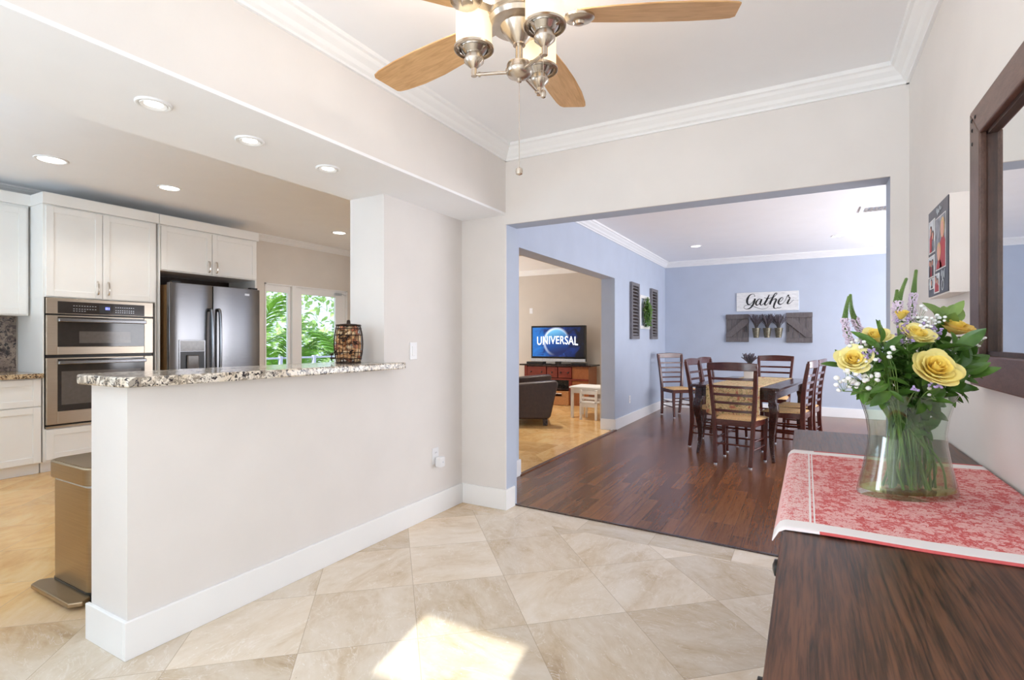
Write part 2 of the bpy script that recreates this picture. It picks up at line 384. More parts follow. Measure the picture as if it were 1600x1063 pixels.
# ------------------------------------------------------------------ mesh helpers
class MB:
    def __init__(s): s.v = []; s.f = []
    def add(s, vs, fs, mat=None):
        o = len(s.v)
        if mat is not None: vs = [mat @ Vector(p) for p in vs]
        s.v += [tuple(p) for p in vs]; s.f += [tuple(i + o for i in q) for q in fs]; return s
    def box(s, x0, x1, y0, y1, z0, z1, mat=None):
        vs = [(x0, y0, z0), (x1, y0, z0), (x1, y1, z0), (x0, y1, z0), (x0, y0, z1), (x1, y0, z1), (x1, y1, z1), (x0, y1, z1)]
        return s.add(vs, [(0, 3, 2, 1), (4, 5, 6, 7), (0, 1, 5, 4), (1, 2, 6, 5), (2, 3, 7, 6), (3, 0, 4, 7)], mat)
    def prism(s, poly, a, b, axis='z', mat=None):
        n = len(poly)
        def P(p, h):
            if axis == 'z': return (p[0], p[1], h)
            if axis == 'x': return (h, p[0], p[1])
            return (p[0], h, p[1])
        vs = [P(p, a) for p in poly] + [P(p, b) for p in poly]
        fs = [tuple(range(n))[::-1], tuple(range(n, 2 * n))] + [(i, (i + 1) % n, (i + 1) % n + n, i + n) for i in range(n)]
        return s.add(vs, fs, mat)
    def lathe(s, prof, n=24, c=(0, 0, 0), sx=1, sy=1, mat=None, close=True):
        vs = []; fs = []
        for r, z in prof:
            for i in range(n):
                a = 2 * math.pi * i / n; vs.append((c[0] + r * math.cos(a) * sx, c[1] + r * math.sin(a) * sy, c[2] + z))
        for j in range(len(prof) - 1):
            for i in range(n):
                k = (i + 1) % n; fs.append((j * n + i, j * n + k, (j + 1) * n + k, (j + 1) * n + i))
        if close:
            fs.append(tuple(range(n))[::-1]); fs.append(tuple((len(prof) - 1) * n + i for i in range(n)))
        return s.add(vs, fs, mat)
    def tube(s, pts, rad, n=8, mat=None, flat=1.0):
        pts = [Vector(p) for p in pts]; m = len(pts)
        if not isinstance(rad, (list, tuple)): rad = [rad] * m
        vs = []; fs = []; up = None
        for i, p in enumerate(pts):
            d = (pts[min(i + 1, m - 1)] - pts[max(i - 1, 0)]).normalized()
            if up is None:
                up = Vector((0, 0, 1)) if abs(d.z) < 0.9 else Vector((0, 1, 0))
            x = d.cross(up).normalized(); y = x.cross(d).normalized(); up = y
            for k in range(n):
                a = 2 * math.pi * k / n
                vs.append(p + x * math.cos(a) * rad[i] + y * math.sin(a) * rad[i] * flat)
        for i in range(m - 1):
            for k in range(n):
                q = (k + 1) % n; fs.append((i * n + k, i * n + q, (i + 1) * n + q, (i + 1) * n + k))
        fs.append(tuple(range(n))[::-1]); fs.append(tuple((m - 1) * n + k for k in range(n)))
        return s.add(vs, fs, mat)
    def sweep(s, pts, w, h, mat=None, up=(0, 0, 1)):
        """rectangular section swept along points; w along side, h along up; scalars or lists"""
        pts = [Vector(p) for p in pts]; m = len(pts); vs = []; fs = []
        w = w if isinstance(w, (list, tuple)) else [w] * m; h = h if isinstance(h, (list, tuple)) else [h] * m
        up = Vector(up)
        for i, p in enumerate(pts):
            d = (pts[min(i + 1, m - 1)] - pts[max(i - 1, 0)]).normalized()
            x = d.cross(up).normalized(); y = x.cross(d).normalized()
            for a, b in ((-1, -1), (1, -1), (1, 1), (-1, 1)): vs.append(p + x * a * w[i] / 2 + y * b * h[i] / 2)
        for i in range(m - 1):
            for k in range(4):
                q = (k + 1) % 4; fs.append((i * 4 + k, i * 4 + q, (i + 1) * 4 + q, (i + 1) * 4 + k))
        fs += [(3, 2, 1, 0), tuple((m - 1) * 4 + k for k in range(4))]
        return s.add(vs, fs, mat)
    def sphere(s, c, r, nu=12, nv=8, mat=None):
        if not isinstance(r, (tuple, list)): r = (r, r, r)
        vs = [(c[0], c[1], c[2] - r[2])]; fs = []
        for j in range(1, nv):
            t_ = -math.pi / 2 + math.pi * j / nv
            for i in range(nu):
                a = 2 * math.pi * i / nu
                vs.append((c[0] + r[0] * math.cos(t_) * math.cos(a), c[1] + r[1] * math.cos(t_) * math.sin(a), c[2] + r[2] * math.sin(t_)))
        vs.append((c[0], c[1], c[2] + r[2])); L = len(vs) - 1
        for i in range(nu):
            k = (i + 1) % nu; fs.append((0, 1 + k, 1 + i)); fs.append((L, L - nu + i, L - nu + k))
            for j in range(nv - 2):
                fs.append((1 + j * nu + i, 1 + j * nu + k, 1 + (j + 1) * nu + k, 1 + (j + 1) * nu + i))
        return s.add(vs, fs, mat)
    def grid(s, fn, nu, nv, mat=None):
        vs = [fn(i / nu, j / nv) for j in range(nv + 1) for i in range(nu + 1)]
        fs = [(j * (nu + 1) + i, j * (nu + 1) + i + 1, (j + 1) * (nu + 1) + i + 1, (j + 1) * (nu + 1) + i) for j in range(nv) for i in range(nu)]
        return s.add(vs, fs, mat)
    def build(s, name, mat, parent=None, smooth=40, bevel=0.0, seg=2, solid=0.0, recalc=True, loc=None):
        me = bpy.data.meshes.new(name)
        me.from_pydata(s.v, [], s.f); me.update()
        if recalc:
            bm = bmesh.new(); bm.from_mesh(me); bmesh.ops.recalc_face_normals(bm, faces=bm.faces); bm.to_mesh(me); bm.free()
        if smooth:
            me.polygons.foreach_set('use_smooth', [True] * len(me.polygons)); me.set_sharp_from_angle(angle=R(smooth))
        ob = bpy.data.objects.new(name, me); COL.objects.link(ob)
        if isinstance(mat, str): mat = M[mat]
        me.materials.append(mat)
        if parent: ob.parent = parent
        if loc is not None: ob.location = loc
        if solid:
            m = ob.modifiers.new('solid', 'SOLIDIFY'); m.thickness = solid; m.offset = 0
        if bevel:
            m = ob.modifiers.new('bevel', 'BEVEL'); m.width = bevel; m.segments = seg; m.limit_method = 'ANGLE'; m.angle_limit = R(40)
        return ob

def tag(o, label, cat, group=None):
    o['label'] = label; o['category'] = cat
    if group: o['group'] = group
    return o
def thing(name, label, cat, loc=(0, 0, 0), rz=0.0, group=None):
    o = bpy.data.objects.new(name, None); COL.objects.link(o); o.empty_display_size = 0.05
    o.location = loc; o.rotation_euler = (0, 0, rz)
    return tag(o, label, cat, group)
def struct(name, mb, mat, **kw):
    kw.setdefault('smooth', 0)
    o = mb.build(name, mat, **kw); o['kind'] = 'structure'; return o
def dup(root, loc, rz=0.0, label=None):
    def cp(o, par):
        c = o.copy(); COL.objects.link(c)
        if par: c.parent = par
        for ch in list(o.children): cp(ch, c)
        return c
    r = cp(root, None); r.location = loc
    r.rotation_euler = (0, 0, rz)
    if label: r['label'] = label
    return r
def smoothpts(P, k=6):
    """catmull-rom"""
    P = [Vector(p) for p in P]; out = []
    for i in range(len(P) - 1):
        a = P[max(i - 1, 0)]; b = P[i]; c = P[i + 1]; d = P[min(i + 2, len(P) - 1)]
        for j in range(k):
            t_ = j / k
            out.append(0.5 * ((2 * b) + (c - a) * t_ + (2 * a - 5 * b + 4 * c - d) * t_ ** 2 + (3 * b - a - 3 * c + d) * t_ ** 3))
    out.append(P[-1]); return out
def rrect(x0, x1, y0, y1, r, n=5):
    pts = []
    for cx, cy, a0 in ((x1 - r, y1 - r, 0), (x0 + r, y1 - r, 90), (x0 + r, y0 + r, 180), (x1 - r, y0 + r, 270)):
        for i in range(n + 1):
            a = R(a0 + 90 * i / n); pts.append((cx + r * math.cos(a), cy + r * math.sin(a)))
    return pts

# ================================================================== THE SETTING
XB = -1.925      # beam face and left side of the dining opening
XR = 0.46        # right wall
YO = 3.32        # opening wall
# floors
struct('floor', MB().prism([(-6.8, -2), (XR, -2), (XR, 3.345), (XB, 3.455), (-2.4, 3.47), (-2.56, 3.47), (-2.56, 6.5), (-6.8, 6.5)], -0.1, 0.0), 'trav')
struct('floor_dining', MB().prism([(XR, 3.345), (3.0, 3.345), (3.0, 9.95), (-2.305, 9.95), (-2.305, 3.46), (XB, 3.455)], -0.1, 0.0), 'plank')
struct('floor_living', MB().prism([(-2.56, 6.5), (-2.56, 3.47), (-2.305, 3.47), (-2.305, 9.95), (-6.8, 9.95), (-6.8, 6.5)], -0.1, 0.0), 'travlit')
struct('trim_1', MB().prism([(0, 0.0), (0.05, 0.0), (0.045, 0.012), (0.005, 0.012)], 4.22, 6.99, 'y', Matrix.Translation((-2.325, 0, 0))), 'plank')
struct('trim_2', MB().sweep([(XB, 3.457, 0.004), (0.382, 3.347, 0.004)], 0.018, 0.008), 'tablew')
# ceilings
struct('ceiling', MB().box(XB, XR, -2, YO, 2.66, 2.8), 'ceil')
struct('ceiling_kitchen', MB().box(-6.8, -2.61, -1.5, 6.5, 2.76, 2.9), 'ceil')
struct('ceiling_dining', MB().box(-2.305, 3.0, 3.49, 9.95, 2.70, 2.85), 'ceil')
struct('ceiling_living', MB().box(-6.8, -2.505, 6.5, 9.95, 2.70, 2.85).box(-3.2, -2.505, 3.49, 6.5, 2.70, 2.75), 'ceil')
# dropped beam above the half wall
struct('wall_beam', MB().box(-2.61, XB, -1.5, YO, 2.185, 2.9), 'beige')
struct('ceiling_beam', MB().box(-2.612, XB + 0.0008, -1.5, YO, 2.17, 2.186), 'ceil')
# half wall and column
struct('wall_left', MB().box(-2.61, -2.315, 1.04, 2.4665, 0, 1.068).box(-2.61, -2.315, 2.466, YO + 0.17, 0, 2.171), 'beige')
# opening wall: beige towards this room, blue towards the dining room and in the reveal
struct('wall_front', MB().box(-2.315, XB, YO, YO + 0.014, 0, 2.171).box(XB, XR, YO, YO + 0.014, 2.10, 2.8).box(0.382, XR, YO, YO + 0.014, 0, 2.10), 'beige')
struct('wall_front_dining', MB().box(-2.31, XB, YO + 0.0141, 3.49, 0, 2.85).box(XB, 0.382, YO + 0.0141, 3.49, 2.10, 2.85).box(0.382, 3.0, YO + 0.0141, 3.49, 0, 2.85), 'blue')
struct('wall_right', MB().box(XR, XR + 0.16, -2, YO + 0.01, 0, 2.8), 'beige')
# back wall behind the camera with a small high pane that lets the sun in
wx0, wx1, wz0, wz1 = -0.756, -0.221, 1.815, 2.094
struct('wall_back', MB().box(-2.0, wx0, -2.1, -2.0, 0, 2.8).box(wx1, XR + .16, -2.1, -2.0, 0, 2.8).box(wx0, wx1, -2.1, -2.0, 0, wz0).box(wx0, wx1, -2.1, -2.0, wz1, 2.8), 'beige')
wn_ = struct('window_1', MB().box(wx0 - .05, wx0, -2.0, -1.98, wz0 - .05, wz1 + .05).box(wx1, wx1 + .05, -2.0, -1.98, wz0 - .05, wz1 + .05).box(wx0, wx1, -2.0, -1.98, wz1, wz1 + .05).box(wx0, wx1, -2.0, -1.98, wz0 - .05, wz0), 'trim')
MB().box(wx0, wx1, -2.05, -2.045, wz0, wz1).build('pane', 'glass', wn_)
def added_window(name, x0, x1, y, z0, z1, axis):  # unseen window with opaque blind, added to go with a fill light
    mb = MB(); f = .06
    def bx(a0, a1, d0, d1, b0, b1):
        if axis == 'y': mb.box(a0, a1, y + d0, y + d1, b0, b1)
        else: mb.box(y + d0, y + d1, a0, a1, b0, b1)
    bx(x0 - f, x0, 0, .03, z0 - f, z1 + f); bx(x1, x1 + f, 0, .03, z0 - f, z1 + f); bx(x0, x1, 0, .03, z1, z1 + f); bx(x0, x1, 0, .03, z0 - f, z0)
    o = struct(name, mb, 'trim')
    mb = MB()
    if axis == 'y': mb.box(x0, x1, y + .005, y + .015, z0, z1)
    else: mb.box(y + .005, y + .015, x0, x1, z0, z1)
    mb.build('added_blind', 'added_blind', o)
added_window('added_window_2', -1.85, -0.9, -2.0, 0.4, 1.62, 'y')
added_window('added_window_6', -1.6, -.4, XR - .03, .8, 2.0, 'x')
added_window('added_window_3', -5.6, -3.2, -1.4, 0.9, 2.1, 'y')
added_window('added_window_4', 5.4, 8.6, 2.97, 0.6, 2.2, 'x')
added_window('added_window_5', 7.1, 9.3, -6.8, 0.7, 2.2, 'x')
struct('wall_back_kitchen', MB().box(-6.8, -2.0, -1.5, -1.4, 0, 2.9).box(-2.1, -2.0, -2.1, -1.4, 0, 2.8), 'beige')
# dining room
struct('wall_left_dining', MB().box(-2.5, -2.305, 3.4901, 4.22, 0, 2.85).box(-2.5, -2.305, 6.99, 9.95, 0, 2.85).box(-2.5, -2.305, 4.22, 6.99, 2.105, 2.85), 'blue')
struct('wall_left_living', MB().box(-2.512, -2.5, 3.4901, 4.22, 0, 2.85).box(-2.512, -2.5, 6.99, 9.95, 0, 2.85).box(-2.512, -2.5, 4.22, 6.99, 2.105, 2.85), 'living')
struct('wall_far_dining', MB().box(-2.5, 3.1, 9.95, 10.1, 0, 2.85), 'blue')
struct('wall_right_dining', MB().box(3.0, 3.1, 3.3, 9.95, 0, 2.85), 'blue')
# living room
struct('wall_far_living', MB().box(-6.9, -2.5, 9.75, 10.1, 0, 2.85), 'living')
struct('wall_partition', MB().box(-6.8, -4.4, 6.45, 6.55, 0, 2.9).box(-4.4, -2.61, 6.45, 6.55, 2.45, 2.9).box(-2.61, -2.5, 3.49, 6.55, 2.65, 2.9), 'living')
# kitchen wall with two glazed doors
DY0, DY1, DY2, DY3 = 4.80, 5.25, 5.29, 6.35
struct('wall_left_kitchen', MB().box(-6.95, -6.8, -1.5, DY0, 0, 2.9).box(-6.95, -6.8, DY3, 10.1, 0, 2.9).box(-6.95, -6.8, DY0, DY3, 2.075, 2.9), 'beige2')
# crown mouldings
CR = [(0, 0), (.014, 0), (.016, .012), (.03, .022), (.04, .04), (.062, .06), (.072, .075), (.085, .08), (.088, .1), (0, .1)]
def crown(name, zb, axis, a, b, wall, sgn, k=1.0):
    mb = MB(); poly = [(wall + sgn * d * k, zb + z * k) for d, z in CR]
    mb.prism(poly, a, b, 'y' if axis == 'y' else 'x')
    return struct(name, mb, 'trim', smooth=0)
crown('trim_3', 2.56, 'y', -2, YO, XB, 1); crown('trim_4', 2.56, 'x', XB, XR, YO, -1); crown('trim_5', 2.56, 'y', -2, YO, XR, -1)
crown('trim_6', 2.60, 'y', 3.49, 9.95, -2.305, 1); crown('trim_7', 2.60, 'x', -2.305, 3.0, 9.95, -1)
crown('trim_8', 2.60, 'x', -6.8, -2.512, 9.75, -1)
crown('trim_9', 2.675, 'y', -1.5, 6.45, -6.8, 1, .85)
# baseboards
BH = 0.15; BT = 0.016
def bb(name, *boxes):
    mb = MB()
    for b in boxes: mb.box(*b)
    return struct(name, mb, 'trim', bevel=.003)
bb('baseboard_left', (-2.315, -2.315 + BT, 1.04 - BT, YO, 0, BH), (-2.61 - BT, -2.3151, 1.04 - BT, 1.0399, 0, BH))
bb('baseboard_front', (-2.299, XB + BT, YO - BT, YO - .0001, 0, BH), (XB, XB + BT, YO, 3.44, 0, BH))
bb('baseboard_right', (XR - BT, XR, -2, YO, 0, BH))
bb('baseboard_left_dining', (-2.305, -2.305 + BT, 3.50, 4.235, 0, BH), (-2.305, -2.305 + BT, 6.975, 9.95, 0, BH), (-2.51, -2.305, 6.99 - BT, 6.99, 0, BH), (-2.51, -2.305, 4.22, 4.22 + BT, 0, BH))
bb('baseboard_far', (-2.289, 3.0, 9.95 - BT, 9.95, 0, BH))
bb('baseboard_far_living', (-6.8, -2.512, 9.75 - BT, 9.75, 0, .1))
# glazed doors to the garden
def glazed(name, y0, y1, st, z1=2.06):
    mb = MB(); x0, x1 = -6.86, -6.815
    mb.box(x0, x1, y0, y0 + st[0], 0, z1).box(x0, x1, y1 - st[1], y1, 0, z1).box(x0, x1, y0 + st[0], y1 - st[1], z1 - .10, z1).box(x0, x1, y0 + st[0], y1 - st[1], 0, .22)
    o = struct(name, mb, 'trim', bevel=.004)
    MB().box(-6.842, -6.836, y0 + st[0] - .005, y1 - st[1] + .005, .21, z1 - .095).build('pane', 'glass', o)
    return o
glazed('door_1', DY0 + .02, DY1 - .005, (.02, .04)); d2 = glazed('door_2', DY2 + .04, DY3 - .03, (.12, .2))
struct('trim_10', MB().box(-6.88, -6.775, DY1, DY2 + .03, 0, 2.075).box(-6.88, -6.785, DY0, DY0 + .02, 0, 2.075).box(-6.88, -6.785, DY3 - .03, DY3, 0, 2.075).box(-6.88, -6.785, DY0, DY3, 2.06, 2.075), 'trim')
MB().box(-6.812, -6.79, DY3 - .26, DY3 - .12, 1.99, 2.03).tube([(-6.78, DY3 - .14, 2.02), (-6.78, DY3 - .06, 2.0), (-6.79, DY3 - .03, 2.0)], .006).build('door_closer', 'silver', d2)
MB().box(-6.815, -6.80, DY3 - .15, DY3 - .11, .95, 1.15).tube([(-6.79, DY3 - .13, 1.05), (-6.76, DY3 - .13, 1.05), (-6.76, DY3 - .24, 1.05)], .009).build('door_handle', 'silver', d2)
# ================================================================== KITCHEN
XF = -6.2
def shaker(name, parent, y0, y1, z0, z1, x, st=0.058, mat='cab'):
    """framed door or drawer front facing +X with its back at x (parent-local coordinates)"""
    mb = MB().box(x, x + .012, y0 + st - .004, y1 - st + .004, z0 + st - .004, z1 - st + .004)
    mb.box(x, x + .02, y0, y0 + st, z0, z1).box(x, x + .02, y1 - st, y1, z0, z1)
    mb.box(x, x + .02, y0 + st, y1 - st, z1 - st, z1).box(x, x + .02, y0 + st, y1 - st, z0, z0 + st)
    return mb.build(name, mat, parent, smooth=0, bevel=.002)
def bar_pull(parent, x, y, z, L=.13):
    mb = MB()
    P = [(x, y, z - L / 2), (x + .022, y, z - L / 2 + .012), (x + .03, y, z), (x + .022, y, z + L / 2 - .012), (x, y, z + L / 2)]
    mb.sweep(smoothpts(P, 5), .016, .009, up=(0, 1, 0))
    return mb.build('handle', 'chrome', parent)
def cabinet(name, label, x0, y0, y1, z0, z1, frieze=None, toe=0, xf=XF, mb=None):
    t = thing(name, label, 'cabinet', (x0, y0, z0)); w = y1 - y0; d = xf - .02 - x0; h = z1 - z0
    mb = mb or MB().box(0, d, 0, w, toe, h)
    if toe: mb.box(0, d - .05, 0, w, 0, toe)
    mb.build('body', 'cab', t, smooth=0, bevel=.002)
    if frieze:
        MB().box(0, d + .035, -.012, w + .012, h, h + frieze).build('cornice', 'cab', t, smooth=0, bevel=.003)
    return t, w, d, h
# tall oven cabinet
t, w, d, h = cabinet('oven_cabinet', 'tall white cabinet with two upper doors surrounding the built-in wall ovens', -6.79, 2.095, 3.075, 0, 2.53, .105, .1,
                     mb=MB().box(0, .57, 0, .98, 1.656, 2.53).box(0, .57, 0, .98, .1, .412).box(0, .57, 0, .012, .412, 1.656).box(0, .57, .968, .98, .412, 1.656).box(0, .02, .012, .968, .412, 1.656))
for a, b, hy in ((.02, .468, .425), (.474, .96, .516)):
    dr = shaker('door', t, a, b, 1.665, 2.515, d); bar_pull(dr, d + .02, hy, 1.77)
shaker('drawer', t, .02, .96, .12, .405, d)
# wall oven
ov = thing('wall_oven', 'stainless steel double wall oven with black control panel in tall cabinet', 'oven', (XF - .02, 2.112, .415))
W_ = .915
MB().box(-.4, 0, .01, W_ - .01, .004, 1.225).box(0, .004, 0, W_, .0, 1.235).build('body', 'black', ov, smooth=0)
MB().box(.0, .03, 0, W_, 1.085, 1.235).build('control_panel', 'steelw', ov, smooth=0, bevel=.002)
cp = MB().box(.028, .033, .085, W_ - .085, 1.09, 1.205).build('display_panel', 'blackgl', ov, smooth=0)
MB().box(.0325, .0345, .42, .52, 1.105, 1.185).build('screen', 'black', cp, smooth=0)
dg = MB()
for k, yy in enumerate((.472, .484, .499)): dg.box(.0346, .0350, yy, yy + .008, 1.14, 1.165)
dg.build('clock_digits', emit('oven_digits', (120, 130, 255), 2.0), cp, smooth=0)
bt = MB(); random.seed(3)
for r_, zz in enumerate((1.165, 1.135, 1.115)):
    for k in range(9):
        bt.box(.0331, .0335, .205 + k * .022, .217 + k * .022, zz, zz + .004) if (r_ != 2 or k < 5) else None
        bt.box(.0331, .0335, .56 + k * .02, .57 + k * .02, zz, zz + .006)
bt.build('panel_buttons', 'silver', cp, smooth=0)  # oven buttons as flat boxes joined in one mesh
def oven_door(z0, z1, win, parent):
    dm = MB(); fr = .085
    dm.box(.0, .032, 0, fr, z0, z1).box(.0, .032, W_ - fr, W_, z0, z1).box(.0, .032, fr, W_ - fr, z0, z0 + win[0]).box(.0, .02, fr, W_ - fr, z1 - .02, z1)
    o = dm.build('oven_door', 'steelw', parent, smooth=0, bevel=.003)
    MB().box(.0, .028, fr, W_ - fr, z0 + win[0], z1 - .012).build('glass_panel', 'blackgl', o, smooth=0)
    MB().box(.0281, .0295, fr + win[1], W_ - fr - win[2], z0 + win[0] + win[3], z1 - win[4]).build('window', 'greygl', o, smooth=0)
    MB().sweep([(.05, fr - .005, z1 - .045), (.05, W_ - fr + .005, z1 - .045)], .045, .036).box(.02, .05, fr, fr + .02, z1 - .06, z1 - .03).box(.02, .05, W_ - fr - .02, W_ - fr, z1 - .06, z1 - .03).build('handle', 'steel', o, smooth=0, bevel=.006)
oven_door(.695, 1.07, (.075, .17, .13, .035, .15), ov)
oven_door(.035, .665, (.12, .03, .03, .06, .13), ov)
MB().box(0, .026, 0, W_, .0, .018).build('vent_strip', 'steelw', ov, smooth=0)
# upper cabinet at the left edge
t, w, d, h = cabinet('upper_cabinet', 'white upper cabinet with a framed door above the brown granite splashback', -6.79, 1.2, 2.08, 1.482, 2.53, .105, 0, -6.47)
shaker('door', t, .43, .862, .012, 1.02, d); shaker('door', t, .0, .425, .012, 1.02, d)
# base cabinet
t, w, d, h = cabinet('base_cabinet', 'white base cabinet with drawer and door under the tan granite worktop', -6.79, 1.2, 2.085, 0, .895, None, .1)
for a, b in ((.01, .44), (.446, .878)):
    shaker('drawer', t, a, b, .635, .885, d); shaker('door', t, a, b, .11, .625, d)
o = MB().box(-6.79, -6.165, 1.2, 2.088, .896, .94).build('worktop', 'ktop', smooth=0, bevel=.004)
tag(o, 'tan speckled granite worktop on the base cabinet beside the ovens', 'worktop')
o = MB().box(-6.799, -6.78, 1.2, 2.08, .941, 1.481).build('splashback', 'splash', smooth=0)
tag(o, 'brown veined granite splashback between the worktop and the upper cabinet', 'splashback')
# cabinet over the fridge
t, w, d, h = cabinet('fridge_cabinet', 'white cabinet with two doors and bar handles above the refrigerator', -6.79, 3.105, 4.275, 2.02, 2.53, .105)
for a, b, hy in ((.012, .575, .535), (.582, 1.158, .625)):
    dr = shaker('door', t, a, b, .012, .495, d); bar_pull(dr, d + .02, hy, .1)
o = MB().box(-6.79, XF + .0, 3.09, 3.1035, 0, 2.525).build('side_panel', 'cab', smooth=0); tag(o, 'narrow white end panel between ovens and refrigerator', 'panel')
o = MB().box(-6.79, XF - .02, 4.256, 4.275, 0, 2.018).build('side_panel', 'cab', smooth=0); tag(o, 'white end panel right of the refrigerator', 'panel')
struct('recess_shade', MB().box(-6.798, -6.78, 3.105, 4.255, 0, 2.018), 'darkgap')  # dark sheet standing in for the shade behind the refrigerator
# refrigerator
fr = thing('refrigerator', 'stainless steel french door refrigerator with dispenser under white cabinet', 'refrigerator', (-6.05, 3.13, 0))
FW = 1.085; FH = 1.885
MB().box(-.70, -.075, .02, FW - .02, .0, FH - .02).build('body', 'fridgeside', fr, smooth=0, bevel=.005)
def bowed(y0, y1, z0, z1, n=12, bow=.018):
    mb = MB(); pts = [( -.07, y0)]
    for i in range(n + 1):
        yy = y0 + (y1 - y0) * i / n; s_ = 2 * (i / n) - 1
        pts.append((bow * (1 - s_ ** 4) - .018, yy))
    pts.append((-.07, y1)); return mb.prism(pts, z0, z1, 'z')
for a, b, hy in ((0, .478, .435), (.487, FW, .53)):
    dr = bowed(a, b, .62, FH).build('door', 'steel', fr, smooth=30, bevel=.004)
    P = [(.0, hy, .80), (.045, hy, .84), (.058, hy, 1.2), (.045, hy, 1.56), (.0, hy, 1.6)]
    MB().tube(smoothpts(P, 6), .016, 10, flat=1.3).build('handle', 'steel', dr)
    if a == 0:
        dp = MB().box(-.01, .004, .09, .385, .72, 1.25)  .build('dispenser', 'steel', dr, smooth=0, bevel=.003)
        MB().box(.002, .0055, .105, .37, .74, 1.12).build('recess', 'black', dp, smooth=0)
        MB().box(.002, .006, .105, .37, 1.125, 1.24).build('control_panel', 'greygl', dp, smooth=0)
        MB().box(.0055, .03, .17, .30, .90, 1.08).build('paddle', 'greygl', dp, smooth=0, bevel=.01)
    else:
        MB().box(-.004, .002, .93 - .06, .93 + .0, 1.80, 1.825).build('badge', 'silver', dr, smooth=0)
dr = bowed(0, FW, .06, .605).build('drawer', 'steel', fr, smooth=30, bevel=.004)
MB().tube(smoothpts([(.0, .12, .54), (.045, .16, .545), (.05, .54, .55), (.045, .93, .545), (.0, .97, .54)], 5), .015, 10).build('handle', 'steelw', dr)
for y_ in (.03, FW - .12): MB().box(-.08, -.02, y_, y_ + .09, FH, FH + .02).build('hinge', 'black', fr, smooth=0)
# recessed ceiling lights
def downlight(label, x, y, z, r, group, power, gimbal=False, color=(1, .95, .87)):
    t = thing('recessed_light', label, 'ceiling light', (x, y, z), 0, group)
    MB().lathe([(r, 0), (r, -.006), (r * .93, -.009), (r * .8, -.006), (r * .78, -.001)], 32, close=False).build('trim_ring', 'trim', t, smooth=60)
    k = .5 if gimbal else .78
    if gimbal: MB().lathe([(r * .78, -.002), (r * .72, -.008), (r * .52, -.003)], 28, close=False).build('gimbal_ring', 'trim', t, smooth=60)
    MB().lathe([(r * k, -.003), (r * k * .6, -.005), (.001, -.006)], 28, close=False).build('lens', 'lens', t, smooth=60)
    if power:
        light('lamp', 'SPOT', (0, 0, -.02), power, color, parent=t, radius=.05, spot=130)
    return t
downlight('recessed ceiling light in the dropped beam, nearest of three in a row', -2.21, 1.083, 2.17, .062, 'spotlights in the beam', 2, True)
downlight('recessed ceiling light in the dropped beam, middle of three in a row', -2.23, 1.50, 2.17, .062, 'spotlights in the beam', 2, True)
downlight('recessed ceiling light in the dropped beam, nearest the column', -2.23, 1.95, 2.17, .062, 'spotlights in the beam', 2, True)
KW = (1, .95, .9)
downlight('round kitchen ceiling light in front of the oven cabinet, leftmost', -5.50, 1.91, 2.76, .115, 'kitchen ceiling lights', 15, color=KW)
downlight('round kitchen ceiling light above the gap between ovens and fridge', -5.50, 2.84, 2.76, .105, 'kitchen ceiling lights', 15, color=KW)
downlight('round kitchen ceiling light near the glazed garden doors', -5.72, 5.20, 2.76, .105, 'kitchen ceiling lights', 15, color=KW)
downlight('round dining room ceiling light above the corner chair side', -1.48, 8.4, 2.70, .085, 'dining ceiling lights', 10)
downlight('round dining room ceiling light beside the air vent', .39, 8.54, 2.70, .085, 'dining ceiling lights', 10)

# ================================================================== BAR COUNTER
poly = []
def arc(cx, cy, r, a0, a1, n=6):
    return [(cx + r * math.cos(R(a0 + (a1 - a0) * i / n)), cy + r * math.sin(R(a0 + (a1 - a0) * i / n))) for i in range(n + 1)]
poly = [(-2.3152, 2.465), (-2.67, 2.465)] + arc(-2.60, 1.06, .07, 180, 270) + arc(-2.29, 1.06, .07, 270, 340) + [(-2.205, 1.35), (-2.2, 1.9)] + arc(-2.225, 2.53, .025, 0, 90) + [(-2.3148, 2.555)]
o = MB().prism(poly, 1.0685, 1.108, 'z').build('bar_countertop', 'granite', smooth=40, bevel=.007, seg=3)
tag(o, 'cream and grey speckled granite bar top on the beige half wall', 'countertop')
# trash can
tc = thing('trash_can', 'stainless steel rectangular pedal bin on the floor behind the half wall end', 'trash can', (-3.145, 1.315, 0))
def rr(w, d, r): return rrect(-w / 2, w / 2, -d / 2, d / 2, r, 6)
MB().prism(rr(.42, .30, .05), .045, .545, 'z').build('body', 'bronze', tc, smooth=30)
MB().prism(rr(.425, .305, .05), .0, .05, 'z').build('base_band', 'black', tc, smooth=30)
MB().prism(rr(.415, .295, .05), .545, .558, 'z').build('liner_rim', 'silver', tc, smooth=30)
ld = MB().prism(rr(.45, .33, .06), .558, .642, 'z').build('lid', 'bronze', tc, smooth=30, bevel=.006)
MB().prism(rr(.425, .305, .055), .64, .645, 'z').build('lid_panel', 'bronze', ld, smooth=30)
MB().prism([(-.20, -.145), (-.235, -.19), (-.20, -.235), (.20, -.235), (.235, -.19), (.20, -.145)], .018, .04, 'z').build('pedal', 'bronze', tc, smooth=0, bevel=.005)

